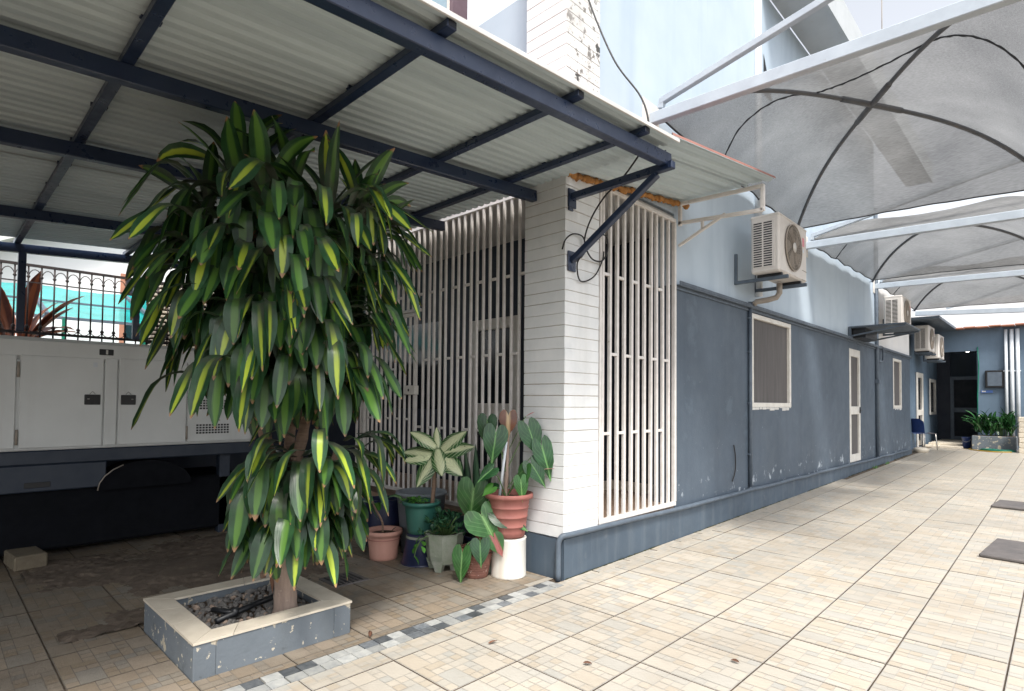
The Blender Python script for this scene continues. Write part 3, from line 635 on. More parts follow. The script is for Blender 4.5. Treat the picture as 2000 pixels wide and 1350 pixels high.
# ================================================================ SHADE SAILS
def sail(y1, z1, yf, zf, label, x0=.02, x1=2.62, rise=.50, arm=True):
    t = thing('shade_sail', label, 'shade sail', (0, y1, z1), 'grey shade sails in a row over the alley')
    O = Vector((0, y1, z1))
    C1, D1, C2, D2 = Vector((x0, y1, z1+.03)), Vector((x1, y1, z1-.03)), Vector((x0, yf, zf)), Vector((x1, yf, zf-.06))
    def arc(a, b, s): p = a.lerp(b, s); p.z += rise*(1-abs(2*s-1)**3); return p
    A = lambda s: arc(D1, C2, s); B = lambda s: arc(C1, D2, s)
    NS, NT = 22, 20; rs = random.Random(4)
    k = MB()
    def patch(f, g, sag, wr):
        P = []
        for i in range(NS+1):
            s = .5*i/NS; row = []
            for j in range(NT+1):
                q = j/NT; a, b = f(s), g(s); p = a.lerp(b, q)
                inw = (Vector((1.32, (y1+yf)/2, p.z))-p); inw.z = 0
                p += inw.normalized()*sag*math.sin(math.pi*q)*(1-2*s)**1.5
                p.z += -.05*math.sin(math.pi*q)*math.sin(2*math.pi*s) + wr*.014*math.sin(q*34+s*9)*math.sin(math.pi*q)*(1-2*s)**2
                p.z += .012
                row.append(p-O)
            P.append(row)
        k.grid(P, 0, True); return P
    pf = patch(lambda s: B(s), lambda s: A(s), .0, .3)                       # front, along the arm
    pl = patch(lambda s: A(1-s), lambda s: B(s), .0, 1.6)              # wall side
    pr = patch(lambda s: A(s), lambda s: B(1-s), .17, .5)               # outer side
    pb = patch(lambda s: B(1-s), lambda s: A(1-s), .10, .3)
    k.obj('canopy_cloth', m_cloth, t)
    for fn in (A, B):
        k = MB(); k.tube([fn(i/28)-O+Vector((0, 0, -.012)) for i in range(29)], .020, 8); k.tube([fn(i/40)-O+Vector((0, 0, -.012)) for i in range(17, 24)], .028, 8); k.obj('arch_pipe', m_pipe_d, t)
    for P in (pl, pr, pb):
        k = MB(); row = P[0]; k.tube([p+Vector((0, 0, .003)) for p in row], .009, 6); k.obj('hem_cable', m_seam, t)
    # seam band sewn across the panels
    for P, (i0, q0), (i1, q1) in ((pl, (16, 1), (0, .64)), (pr, (13, 0), (0, .30)), (pf, (16, 0), (13, 1))):
        pts = []
        for n_ in range(25):
            fi = i0+(i1-i0)*n_/24; fj = (q0+(q1-q0)*n_/24)*NT; a, b = min(int(fi), NS-1), min(int(fj), NT-1); u, v = fi-a, fj-b
            pts.append(P[a][b]*(1-u)*(1-v)+P[a+1][b]*u*(1-v)+P[a][b+1]*(1-u)*v+P[a+1][b+1]*u*v+Vector((0, 0, -.008+.003*math.sin(n_*1.9))))
        k = MB(); k.tube(pts, [.0075+.002*math.sin(n_*2.3) for n_ in range(25)], 6); k.obj('seam_band', m_seam, t)
    k = MB(); k.bar((-.02, 0, 0), (3.4, 0, -.09), .075, .10, .006); k.obj('arm', m_sailbar, t)
    k = MB(); k.bar((.08, 0, .066), (.10, 0, .16), .05, .05, .004); k.bar((.08, 0, .13), (3.3, 0, .78), .055, .055, .004); k.obj('strut', m_sailbar, t)
    k = MB(); k.box((-.03, -.14, -.14), (-.016, .14, .16), .003); k.obj('wall_plate', m_frame, t)
    k = MB(); k.bar((-.02, yf-y1+.02, zf-z1), (x0, yf-y1, zf-z1), .03, .03); k.obj('corner_bracket', m_sailbar, t)
    return t
sail(1.25, 3.87, 5.02, 3.69, 'large grey shade sail nearest the carport roof with its arched pipes in full view')
sail(5.5, 3.58, 9.35, 3.68, 'grey shade sail second from the carport, above the first door canopy')
sail(9.75, 3.64, 13.6, 3.63, 'small far grey shade sail, third and last from the carport')
b4 = thing('steel_beam', 'bare pale steel beam crossing the alley beyond the last sail', 'beam', (0, 14, 3.6))
MB().bar((-.02, 0, 0), (3.4, 0, -.2), .09, .11, .005).obj('arm', m_sailbar, b4); MB().bar((.6, 0, .06), (3.0, 0, .8), .05, .05, .004).obj('strut', m_sailbar, b4)

# ================================================================ AIR CONDITIONERS
m_recess = mat('fan_recess_grey', (.10, .09, .082), (.13, .115, .1)); m_badge = mat('pink_red_badge', (.62, .10, .15), (.7, .35, .38), rough=.4, scale=60)
def ac_unit(label, loc, bracket=True, rot=0.0):
    t = thing('ac_unit', label, 'air conditioner', loc, 'outdoor air conditioning units on the alley wall', rot)
    D, Wd, H = .30, .89, .62
    k = MB(); k.box((0, 0, .0), (D, Wd, H), .018); k.box((-.004, -.004, H-.03), (D+.004, Wd+.004, H+.006), .012); cs = k.obj('casing', m_ac, t)
    k = MB(); k.box((.025, -.007, .05), (D-.045, -.002, H-.06), .002); k.obj('side_panel', m_ac, t)
    k = MB()
    for c in range(2):
        for i in range(19):
            z = .065+i*.0257; x0 = .034+c*.106; k.box((x0, -.0095, z), (x0+.088, -.0065, z+.0135), .001)
    k.obj('vent_slot', m_black, t)
    cy, cz, r = .41, .315, .255; n = 36
    k = MB(); k.disc((D+.003, cy, cz), r, n, 0, (1, 0, 0)); k.obj('fan_recess', m_recess, t)
    k = MB()
    for i in range(5):
        a = 2*math.pi*i/5; pts = []
        for s in (0, 1):
            for q in range(5):
                rr_ = .05+.185*q/4; an = a+s*.75+q*.10; pts.append((D+.006+.006*s, cy+rr_*math.cos(an), cz+rr_*math.sin(an)))
        k.add(pts, [(q, q+1, q+6, q+5) for q in range(4)], 0, True)
    k.obj('fan_blade', m_grillemetal, t)
    k = MB()
    for rr_ in (.10, .145, .185, .22, .252):
        k.tube([(D+.016, cy+rr_*math.cos(2*math.pi*i/40), cz+rr_*math.sin(2*math.pi*i/40)) for i in range(41)], .0022 if rr_ < .25 else .008, 5, cap=False)
    for i in range(40):
        a = 2*math.pi*i/40; k.tube([(D+.017, cy+.05*math.cos(a), cz+.05*math.sin(a)), (D+.017, cy+r*math.cos(a+.25), cz+r*math.sin(a+.25))], .002, 4, cap=False)
    k.obj('fan_guard', m_grillemetal, t)
    k = MB(); k.lathe([(0, .0), (.05, 0), (.056, .006), (0, .008)], (0, 0, 0), 18); o = k.obj('hub_cap', m_ac, t, (D+.019, cy, cz)); o.rotation_euler = (0, math.pi/2, 0)
    k = MB(); k.box((D+.0005, .735, .40), (D+.003, .80, .50), .002); k.obj('badge', m_badge, t)
    k = MB(); k.box((D+.0005, .74, .33), (D+.003, .79, .37), .002); k.obj('sticker', m_pvc, t)
    k = MB(); k.box((D+.0005, .72, .12), (D+.004, .875, .125)); k.box((D+.0005, .72, .012), (D+.004, .875, .017)); k.obj('panel_joint', m_grillemetal, t)
    for y in (.12, .72): MB().box((.03, y-.02, -.03), (D-.01, y+.02, -.001), .003).obj('foot', m_black, t)
    if bracket:
        for y in (.12, .72):
            k = MB(); k.bar((-loc[0]-.02, y, -.05), (D+.05, y, -.05), .035, .038, .003); k.bar((-loc[0]-.012, y, -.069), (-loc[0]-.012, y, .28), .035, .02, .003); k.obj('bracket', m_conduit, t)
    return t
a1 = ac_unit('off white air conditioner on a steel bracket above the first window', (.20, 2.97, 2.715))
ac_unit('off white air conditioner above the flat door canopy beside the dark wall pipe', (.13, 9.72, 2.79))
ac_unit('weathered air conditioner fixed high above the blue recessed doorway, nearer of two', (-.02, 13.75, 2.64))
ac_unit('weathered air conditioner deepest in the alley, behind the nearer high unit', (.03, 14.9, 2.52))
k = MB(); k.tube([(.30, 3.55, 2.69), (.30, 3.55, 2.58), (.27, 3.54, 2.53), (.18, 3.52, 2.51), (.06, 3.50, 2.50), (.03, 3.49, 2.47)], .032, 10)
o = k.obj('insulated_pipe', m_grillemetal, a1); o.location = (-.20, -2.97, -2.715)

# ================================================================ CONDUITS AND CABLES
def run(name, label, cat, pts, r, mt, n=8):
    k = MB(); k.tube(pts, r, n); return k.obj(name, mt, label=label, cat=cat)
def smooth(pts, n=8):
    P = [Vector(p) for p in pts]; out = []
    for i in range(len(P)-1):
        p0, p1, p2, p3 = P[max(i-1, 0)], P[i], P[i+1], P[min(i+2, len(P)-1)]
        for j in range(n):
            t = j/n; out.append(.5*((2*p1)+(p2-p0)*t+(2*p0-5*p1+4*p2-p3)*t*t+(3*p1-p0-3*p2+p3)*t**3))
    out.append(P[-1]); return out
rw = random.Random(8)
pts = [(-.02, -.035, .0), (-.02, -.035, .24), (-.015, -.03, .29), (.0, -.01, .322), (.018, .06, .325)]+[(.02+rw.uniform(-.004, .004), .4+.5*i, .318-.005*(.4+.5*i)+rw.uniform(-.006, .006)) for i in range(26)]
run('plinth_conduit', 'long grey conduit lying along the top of the plinth and bending down at its corner', 'conduit', smooth(pts, 4), .021, m_conduit)
k = MB(); k.tube([(-.005, 3.47, .33), (-.005, 3.47, 2.50)], .022, 10)
for z in (.7, 1.3, 1.9, 2.3): k.box((-.029, 3.435, z), (.006, 3.505, z+.02), .002)
o = k.obj('wall_conduit', m_conduit, label='vertical blue conduit on the wall beside the first window', cat='conduit')
k = MB(); k.tube([(-.0, 9.75, .27), (-.0, 9.75, 5.2)], .036, 10); k.box((-.03, 9.70, 1.72), (.05, 9.80, 1.80), .006); k.tube(smooth([(.0, 9.9, 2.46), (.03, 10.1, 2.44), (.03, 10.12, 2.2), (.02, 9.85, 2.16)]), .02, 8)
k.obj('down_pipe', m_conduit, label='dark vertical pipe on the wall between the narrow door and the far window', cat='pipe')
run('ledge_cable', 'thin drooping cable on the lower wall near the plinth', 'cable', smooth([(-.012, 3.02, .84), (-.01, 3.06, .70), (-.01, 3.05, .55), (-.012, 2.98, .44)]), .006, m_cable, 6)
hc = [(.02, .12, 4.95), (.06, .11, 4.55), (.15, .10, 4.25), (.36, .10, 3.75), (.58, .10, 3.40), (.64, .10, 3.17), (.60, .10, 3.05), (.43, .11, 2.89), (.26, .13, 2.80), (.12, .16, 2.68), (.03, .20, 2.56), (.02, .23, 2.48), (.03, .30, 2.41), (.035, .42, 2.42), (.03, .50, 2.52), (.035, .48, 2.62), (.04, .38, 2.62), (.05, .26, 2.56)]
run('hanging_cable', 'loose black cable hanging from the upper pillar over the roof edge to the bracket', 'cable', smooth(hc), .0065, m_cable, 6)
run('cable_loop', 'loose black cable end looping around the bracket strut on the pillar', 'cable', smooth([(.02, -.06, 2.42), (.02, -.02, 2.50), (.02, .07, 2.56), (.025, .18, 2.56), (.03, .21, 2.47), (.03, .16, 2.40), (.09, .10, 2.40), (.05, .08, 2.33), (.02, .16, 2.22), (.02, .33, 2.28), (.02, .44, 2.42), (.03, .45, 2.5)]), .0058, m_cable, 6)
run('aerial', 'thin mast standing against the white sky above the first sail', 'aerial', [(.44, 8.17, 6.55), (.445, 8.17, 9.4)], .008, m_grillemetal, 6)

# door canopy
dc = thing('door_canopy', 'flat dark metal canopy with thin brackets above the narrow door', 'canopy', (0, 7.78, 2.6))
MB().box((-.02, 0, .02), (.82, 1.25, .05), .008).obj('slab', m_conduit, dc)
for y in (.03, 1.2): k = MB(); k.bar((.0, y, -.12), (.8, y, .01), .025, .025); k.box((-.02, y-.02, -.16), (.02, y+.02, .0199)); k.obj('bracket', m_conduit, dc)
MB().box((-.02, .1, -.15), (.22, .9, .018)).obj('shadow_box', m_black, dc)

# ================================================================ FAR END OF THE ALLEY
fb = thing('rear_building', 'dark blue rear building with a deep doorway closing the alley', 'building', (0, 16.4, .18))
def RB(k, a, b, bev=0): k.box((a[0], a[1]-16.4, a[2]-.18), (b[0], b[1]-16.4, b[2]-.18), bev)
k = MB(); RB(k, (-.35, 13.245, .0), (-.2, 20.2, 3.4)); RB(k, (.96, 16.4, .0), (5, 16.6, 3.38)); RB(k, (-.2, 16.4, 2.78), (.959, 16.6, 3.38)); RB(k, (-.2, 20.0, .0), (3, 20.2, 3.4)); RB(k, (.96, 16.601, 0), (1.1, 20, 3.3)); k.obj('wall', m_blue_far, fb)
k = MB(); RB(k, (-.199, 16.601, 3.0), (.959, 20, 3.1)); RB(k, (-.199, 18.6, .2), (.13, 18.7, 3.0)); k.obj('passage_lining', m_porchwall, fb)
k = MB(); RB(k, (-.1, 16.2, .0), (.9, 20, .27), .01); RB(k, (-.15, 15.75, .0), (.7, 16.199, .22), .01); k.obj('step', m_cope, fb)
k = MB(); RB(k, (-.4, 13.3, 3.36), (.55, 16.7, 3.42)); k.obj('eave', m_conduit, fb)
dr = link('door', MB().box((.13, 2.2, .06), (.96, 2.25, 2.0)).mesh('door', m_void), fb)
k = MB()
for a, b in (((.13, 2.15, .06), (.22, 2.2, 2.0)), ((.87, 2.15, .06), (.955, 2.2, 2.0)), ((.22, 2.15, 1.9), (.87, 2.2, 2.0)), ((.22, 2.15, .92), (.87, 2.2, 1.06)), ((.22, 2.15, .06), (.87, 2.2, .2))): k.box(a, b, .004)
k.obj('frame', m_conduit, dr)
d2 = link('side_door', MB().box((-.199, -1.34, .02), (-.19, -.43, 2.0)).mesh('side_door', m_glass), fb)
k = MB()
for a, b in (((-.19, -1.34, .02), (-.16, -1.22, 2.0)), ((-.19, -.55, .02), (-.16, -.43, 2.0)), ((-.19, -1.22, 1.87), (-.16, -.55, 2.0)), ((-.19, -1.22, .85), (-.16, -.55, 1.0))): k.box(a, b, .004)
k.obj('frame', m_frame, d2)
w3 = link('window', MB().box((-.199, .7, .85), (-.19, 1.75, 1.9)).mesh('window', m_glass), fb)
k = MB()
for a, b in (((-.19, .7, .85), (-.16, .78, 1.9)), ((-.19, 1.62, .85), (-.16, 1.75, 1.9)), ((-.19, .78, 1.8), (-.16, 1.62, 1.9)), ((-.19, .78, .85), (-.16, 1.62, .93))): k.box(a, b, .004)
k.obj('frame', m_frame, w3)
k = MB(); rt = random.Random(2)
for i in range(16): k.box((.45+.26*i, -.3, 3.19+.012*(i % 2)), (.70+.26*i, .25, 3.225+.012*(i % 2)), .008)
k.obj('roof_tile_edge', m_rooftile, fb)
k = MB(); k.tube([(.98, -.03, 2.7), (1.0, -.03, 2.2), (.97, -.03, 1.4), (.96, -.03, .4)], .014, 6); k.obj('green_wire', m_hoseg, fb)
k = MB(); k.box((-3, 17.6, 3.3), (7, 17.9, 4.35)); k.obj('white_parapet', m_white_wall, label='pale rendered parapet rising behind the rear building', cat='wall')
nb_ = thing('notice_box', 'dark framed grey box on the rear blue wall left of the pale pipes', 'box', (1.32, 16.39, 2.0))
MB().box((-.19, -.07, -.22), (.20, .0, .24), .01).obj('frame', m_black, nb_); MB().box((-.14, -.075, -.17), (.15, -.071, .19)).obj('panel', m_conduit, nb_)
sgn = thing('small_sign', 'small blue and white plate under the dark box on the rear wall', 'sign', (1.16, 16.39, 1.68))
MB().box((-.12, -.012, -.035), (.12, 0, .035), .003).obj('plate', mat('sign_blue', (.08, .16, .42)), sgn); MB().box((-.10, -.0145, -.012), (-.02, -.0125, .022)).obj('white_mark', m_flash, sgn)
for i, (x, lb) in enumerate(((1.56, 'leftmost of the three pale vertical pipes on the rear wall'), (1.675, 'middle of the three pale vertical pipes on the rear wall'), (1.79, 'rightmost of the three pale vertical pipes on the rear wall'))):
    k = MB(); k.tube([(x, 16.31, .3), (x, 16.31, 3.3)], .042 if i else .034, 10); k.box((x-.055, 16.30, 2.2), (x+.055, 16.40, 2.23), .003); k.obj('wall_pipe', m_pvc, label=lb, cat='pipe', group='pale pipes on the rear wall')
lm = thing('tube_lamp', 'lit fluorescent tube under the passage ceiling', 'lamp', (.55, 17.4, 2.84)); MB().tube([(-.12, -.25, .03), (.12, .25, .03)], .022, 8).obj('tube', m_lamp, lm); MB().bar((-.13, -.27, .07), (.13, .27, .07), .05, .04, .004).obj('batten', m_frame, lm)
# raised bed with leafy plants
rb_ = thing('raised_bed', 'grey rendered planter bed full of dark leafy plants before the pale pipes', 'planter', (1.33, 15.9, .17))
k = MB(); k.box((-.43, -.25, -.02), (.44, .25, .36), .012); k.obj('trough', m_planter, rb_); MB().box((-.40, -.22, .35), (.41, .22, .365)).obj('soil', m_soil, rb_)
def bend(base, az, el, L, W, droop, nseg=7, nw=2, fold=.15, prof=None, wav=0.0, seed=0, roll=0.0, pw=1.6, knee=0, tws=.5):
    """leaf blade as a strip: base point, heading az, starting elevation el, total bend droop"""
    rr_ = random.Random(seed); p = Vector(base); P = []; h = Vector((math.cos(az), math.sin(az), 0)); sd_ = Vector((-math.sin(az), math.cos(az), 0))
    tw = rr_.uniform(-tws, tws)+roll; ph = rr_.uniform(0, 6)
    for i in range(nseg+1):
        t = i/nseg; q_ = min(1, t/knee) if knee else 0; th = el-(droop*(q_*q_*(3-2*q_)) if knee else droop*t**pw); d = h*math.cos(th)+Vector((0, 0, 1))*math.sin(th); nn = -h*math.sin(th)+Vector((0, 0, 1))*math.cos(th)
        a = tw*t; s = sd_*math.cos(a)+nn*math.sin(a); n2 = nn*math.cos(a)-sd_*math.sin(a)
        ww = W*(prof(t) if prof else max(.06, math.sin(math.pi*min(1, t*.93+.07))**.7))
        row = []
        for j in range(-nw, nw+1):
            q = j/nw; row.append(p+s*(q*ww*.5)+n2*(abs(q)**1.3*ww*fold+wav*ww*math.sin(t*15+ph+q)*q*q))
        P.append(row); p = p+d*(L/nseg)
        h = (h+sd_*rr_.uniform(-.06, .06)).normalized(); sd_ = Vector((-h.y, h.x, 0))
    k = MB(); nv = 2*nw+1
    fs = [(i*nv+j, i*nv+j+1, (i+1)*nv+j+1, (i+1)*nv+j) for i in range(nseg) for j in range(nv-1)]
    return k.add([q for r_ in P for q in r_], fs, 0, True, 0.0, [(j/(nv-1), i/nseg) for i in range(nseg+1) for j in range(nv)])
m_bedleaf = leafmat('glossy_dark_leaf', (.018, .075, .022), (.05, .16, .05), width=.15, rough=.22, trans=.2)
rl = random.Random(21)
for i in range(110):
    x, y = rl.uniform(-.40, .40), rl.uniform(-.2, .18); az_ = rl.uniform(0, 6.28); el = rl.uniform(.7, 1.5)
    bend((x, y, .36+rl.uniform(0, .34)), az_, el, rl.uniform(.3, .5), .085, rl.uniform(.5, 1.5), 6, 1, seed=i).obj('leaf', m_bedleaf, rb_)
k = MB()
for i in range(14): x, y = rl.uniform(-.36, .36), rl.uniform(-.18, .18); k.tube([(x, y, .35), (x+rl.uniform(-.05, .05), y, .65)], .008, 5)
k.obj('stem', m_stemg, rb_)
bk = thing('blue_bucket', 'dark blue plastic bucket on the ground beside the raised bed', 'bucket', (.76, 16.0, .18))
MB().lathe([(0, .0), (.085, 0), (.105, .27), (.112, .275), (.112, .29), (.098, .29), (.082, .02), (0, .02)], (0, 0, 0), 20).obj('body', m_bluebkt, bk); MB().tube([(-.105, 0, .27), (-.08, -.1, .2), (0, -.125, .16), (.08, -.1, .2), (.105, 0, .27)], .004, 5).obj('handle', m_silver, bk)
def coil(name, mt, c, r, turns, label, sq=.5, rad=.012):
    rr_ = random.Random(len(label)); pts = []
    for i in range(turns*14):
        a = 2*math.pi*i/14; q = r*(1+.3*math.sin(a*.37+1)); pts.append((c[0]+q*math.cos(a)+.2*q*math.sin(a*.21), c[1]+q*sq*math.sin(a), c[2]+rad*.9+rr_.uniform(0, .04)))
    run(name, label, 'hose', smooth(pts, 3), rad, mt, 6)
coil('garden_hose', m_hoseg, (1.42, 15.35, gz(15.35)), .26, 6, 'tangled green garden hose on the ground before the raised bed', .5)
run('yellow_hose', 'yellow hose lying on the ground in front of the green hose', 'hose', smooth([(.85, 15.5, gz(15.5)+.015), (1.0, 15.2, gz(15.2)+.015), (1.25, 15.0, gz(15)+.015), (1.5, 14.95, gz(15)+.015), (1.7, 15.1, gz(15.1)+.015)]), .014, m_hosey, 6)
k = thing('tile_stack', 'tall stack of pale stone blocks at the right of the raised bed', 'stack', (1.98, 15.3, gz(15.3)))
for i in range(7): MB().box((-.15+.005*(i % 3), -.2, i*.125), (.2, .2, i*.125+.119), .012).obj('block', m_cope, k)
def chair(label, loc, rz):
    t = thing('plastic_chair', label, 'chair', loc, 'blue plastic chairs by the recessed wall', rz)
    k = MB()
    P = [[(-.19+.38*i/6, -.2+.4*j/6, .42+.02*((i-3)/3)**2-.015*math.cos(j)) for j in range(7)] for i in range(7)]; k.grid(P); k.obj('seat', m_bluebkt, t)
    k = MB(); P = [[((-.19+.38*i/6), .2+.06*(j/5)**2+.035*(1-((i-3)/3)**2), .44+.36*j/5-(.06*((i-3)/3)**4 if j == 5 else 0)) for j in range(6)] for i in range(7)]; k.grid(P); k.obj('backrest', m_bluebkt, t)
    for x, y in ((-.17, -.18), (.17, -.18), (-.17, .18), (.17, .18)): MB().tube([(x, y, .42), (x*1.15, y*1.2, 0)], .014, 6).obj('leg', m_silver, t)
    return t
chair('blue plastic chair at the end of the plinth, facing out of the alley', (.03, 14.6, gz(14.6)), R(150))
MB().lathe([(0, 0), (.14, 0), (.16, .05), (.17, .09), (.10, .12), (0, .13)], (0, 0, 0), 18, wob=.08).obj('stone_lump', m_cope, label='low rounded pale stone block on the ground at the end of the plinth', cat='stone', loc=(.10, 13.7, gz(13.7)))
# covers in the paving, fallen leaves
for (x, y, sx, sy, lb) in ((2.62, 3.28, .48, .42, 'nearer of two dark metal cover plates lying on the paving'), (2.5, 6.05, .5, .3, 'farther of two dark metal cover plates lying on the paving')):
    t = thing('cover_plate', lb, 'cover plate', (x, y, gz(y)+.003), 'metal cover plates in the paving', R(-4)); MB().box((-sx, -sy, 0), (sx, sy, .028), .008).obj('plate', m_plate, t); MB().box((-sx*.2, -.03, .0285), (sx*.2, .03, .034), .003).obj('grip', m_plate, t)
m_dead = leafmat('dead_leaf', (.14, .06, .035), (.2, .1, .06), rough=.7, trans=.1)
for i, (x, y, lb) in enumerate(((1.42, -.42, 'curled brown leaf lying on the sunlit tile in the foreground'), (.42, -1.15, 'tiny reddish leaf beside the mosaic strip'), (-.1, -1.55, 'thin dry leaf on the tiles right of the square planter'), (.95, -.95, 'dark speck of dry leaf near the middle of the paving'), (1.95, -.95, 'narrow dark leaf near the bottom edge of the paving'))):
    bend((0, 0, .006), i*1.3, .15, .045+.012*(i % 3), .022, .3, 4, 1, fold=.3, seed=i).obj('fallen_leaf', m_dead, label=lb, cat='leaf', loc=(x, y, .0025), group='dead leaves on the paving')

m_soilstone = mat('buff_concrete', (.19, .16, .11), (.13, .105, .075), rough=.9, scale=9, bump=.4)
# ================================================================ GENERATOR
m_shade_black = mat('undershade_black', (.008, .009, .012), rough=.9, spec=.1)  # near-black colour standing for the shade under the generator
gn = thing('generator', 'long grey cabinet generator on a navy chassis under the carport', 'generator', (-3.7, -2.6, 0))
GX = .5                                               # face offset
k = MB(); k.box((-.55, -2.4, .88), (GX-.012, 1.62, 1.60), .01); k.box((-.56, -2.42, 1.6005), (GX, 1.64, 1.78), .03); k.obj('cabinet', m_gen, gn)
def gdoor(a, b, z0, z1, name='door_panel'):
    return MB().box((GX-.0115, a+2.6, z0), (GX+.006, b+2.6, z1), .006).obj(name, m_gen, gn)
d1 = gdoor(-2.765, -2.225, .90, 1.635); d2_ = gdoor(-2.115, -1.585, .90, 1.645); d3 = gdoor(-3.75, -2.785, .90, 1.63); gdoor(-2.215, -2.125, .90, 1.64, 'centre_post'); vp = gdoor(-1.575, -1.0, .90, 1.65, 'vent_panel')
for dd, y in ((d1, -2.30), (d2_, -2.045)):
    MB().box((GX+.007, y+2.6-.055, 1.245), (GX+.016, y+2.6+.055, 1.33), .008).obj('latch_plate', m_black, dd)
    s_ = 1 if dd is d2_ else -1
    MB().lathe([(0, 0), (.008, 0), (.008, .006), (0, .006)], (0, 0, 0), 10).obj('lock_button', m_silver, dd, (GX+.018, y+2.6+.028*s_, 1.29))
    MB().tube([(GX+.010, y+2.6-.02, 1.333), (GX+.010, y+2.6, 1.357), (GX+.010, y+2.6+.02, 1.333)], .0018, 4).obj('warning_mark', m_black, dd)
MB().box((GX+.0065, -2.30+2.6, 1.56), (GX+.008, -2.27+2.6, 1.60), .001).obj('rating_label', m_pvc, d1)
for y in (-2.775, -1.58):
    for z in (.99, 1.52): MB().tube([(GX+.008, y+2.6, z-.06), (GX+.008, y+2.6, z+.06)], .009, 8).obj('hinge', m_grillemetal, gn)
for zc in (1.25, 1.02):
    k = MB()
    for i in range(11):
        for j in range(4): k.box((GX+.0065, -1.5+2.6+.027*i, zc-.045+.024*j), (GX+.009, -1.5+2.6+.019+.027*i, zc-.029+.024*j))
    k.obj('louvre', m_black, vp)
k = MB(); k.box((GX+.0005, .34, 1.665), (GX+.008, .44, 1.715), .003); k.obj('lifting_eye_plate', m_black, gn); MB().box((GX+.0085, .385, 1.672), (GX+.010, .40, 1.71)).obj('lifting_eye', m_silver, gn)
k = MB(); k.box((-.5, -2.45, .765), (GX-.02, 1.66, .878), .01); k.box((-.4, -2.4, .55), (GX-.03, .42, .7645), .008); k.obj('chassis', m_genbase, gn)
k = MB(); k.box((-.45, -2.38, .06), (GX-.10, 1.58, .56), .02); k.obj('shade_skirt', m_shade_black, gn)  # added black skirt below the chassis in place of the shade there
k = MB(); P = []
for i in range(13):
    a = math.pi*i/12; P.append([(GX-.28, .72-.36*math.cos(a), .52+.235*math.sin(a)), (GX-.02, .72-.36*math.cos(a), .52+.235*math.sin(a))])
k.grid(P); k.add([(GX-.021, q[1][1], q[1][2]) for q in P], [tuple(range(13))]); k.obj('mudguard', m_shade_black, gn)
MB().tube([(GX-.018, .72-.362*math.cos(math.pi*i/12), .52+.238*math.sin(math.pi*i/12)) for i in range(5)], .005, 5).obj('mudguard_rim', m_grillemetal, gn)
for y in (-1.9, 1.4): MB().box((GX-.2, y-.05, -.0), (GX-.1, y+.05, .765), .006).obj('jack_leg', m_genbase, gn)
k = MB(); k.box((GX-.05, -.12, .58), (GX-.027, .05, .63), .006); k.obj('tank_grip', m_black, gn)
MB().box((-.17, -.1, 0), (.17, .1, .11), .01).obj('support_block', m_soilstone, label='pale concrete block on the ground under the generator end', cat='block', loc=(-3.15, -2.70, 0)).rotation_euler = (0, 0, .1)
run('fuel_hose', 'dark hose hanging at the end of the generator', 'hose', smooth([(-3.15, -.9, .8), (-3.05, -.85, .66), (-3.0, -.95, .5), (-3.05, -.85, .3), (-3.0, -.75, .05)]), .022, m_black)

# ================================================================ BOUNDARY WALL, RAILING AND NEIGHBOURS
bw = thing('boundary_wall', 'dark boundary wall behind the generator carrying the iron railing', 'wall', (-4.9, -2.5, 0))
MB().box((-.15, -5, 0), (.15, 6, 1.83)).obj('wall', m_porchwall, bw); MB().box((-.19, -5, 1.831), (.19, 6, 1.90), .01).obj('coping', m_genbase, bw)
rg_ = thing('iron_railing', 'black wrought iron railing with arched tops on the boundary wall', 'railing', (-4.8, -2.1, 1.9))
k = MB(); k.bar((0, -2.0, .73), (0, 1.5, .73), .03, .025); k.bar((0, -2.0, .05), (0, 1.5, .05), .03, .025); k.bar((0, -2.0, .56), (0, 1.5, .56), .012, .012); k.obj('rail', m_iron, rg_)
for i in range(22):
    y = -1.0+.1035*i
    k = MB(); k.tube([(0, y, 0), (0, y, .73)], .0075, 6); k.lathe([(.008, 0), (.017, .015), (.008, .03)], (0, y, .60), 8); k.lathe([(.008, 0), (.02, .02), (.008, .04)], (0, y, .09), 8); k.obj('bar', m_iron, rg_)
    k = MB(); k.tube([(0, y+.0517-.0517*math.cos(math.pi*q/8), .60+.09*math.sin(math.pi*q/8)) for q in range(9)], .0045, 5); k.obj('arch', m_iron, rg_); k = MB(); k.tube([(0, y+.0517-.0517*math.cos(math.pi*q/8), .12-.06*math.sin(math.pi*q/8)) for q in range(9)], .0045, 5); k.obj('scroll', m_iron, rg_)
lw = thing('louvre_block_wall', 'pale louvred block screen standing behind the railing beside the tree', 'wall', (-5.1, -.9, 1.9))
rq = random.Random(5)
for i in range(15):
    for j in range(4): MB().box((-.06, .0, 0), (.05, .205, .026), .004).obj('louvre_block', m_cope, lw, (rq.uniform(-.006, .006), -.55+.215*j, .02+.05*i))
MB().box((-.10, -.56, 0), (-.07, .32, .78)).obj('dark_backing', m_black, lw)
# red leaved plant behind the railing
rp = thing('red_leaf_plant', 'large brown and red leaved plant behind the railing', 'plant', (-5.45, -2.72, 1.85))
m_redleaf = leafmat('bronze_leaf', (.10, .03, .02), (.22, .07, .03), width=.2, rough=.4, trans=.3, rim=(.4, .12, .05))
MB().box((-.25, -.3, -1.7), (.25, .45, .0), .02).obj('tub', m_white_wall, rp)
for i in range(16):
    a = rl.uniform(0, 6.28); bend((.05*math.cos(a), .1+.12*math.sin(a), .05), a, rl.uniform(.35, 1.45), rl.uniform(.5, .85), .17, rl.uniform(.2, .8), 7, 2, seed=40+i).obj('leaf', m_redleaf, rp)
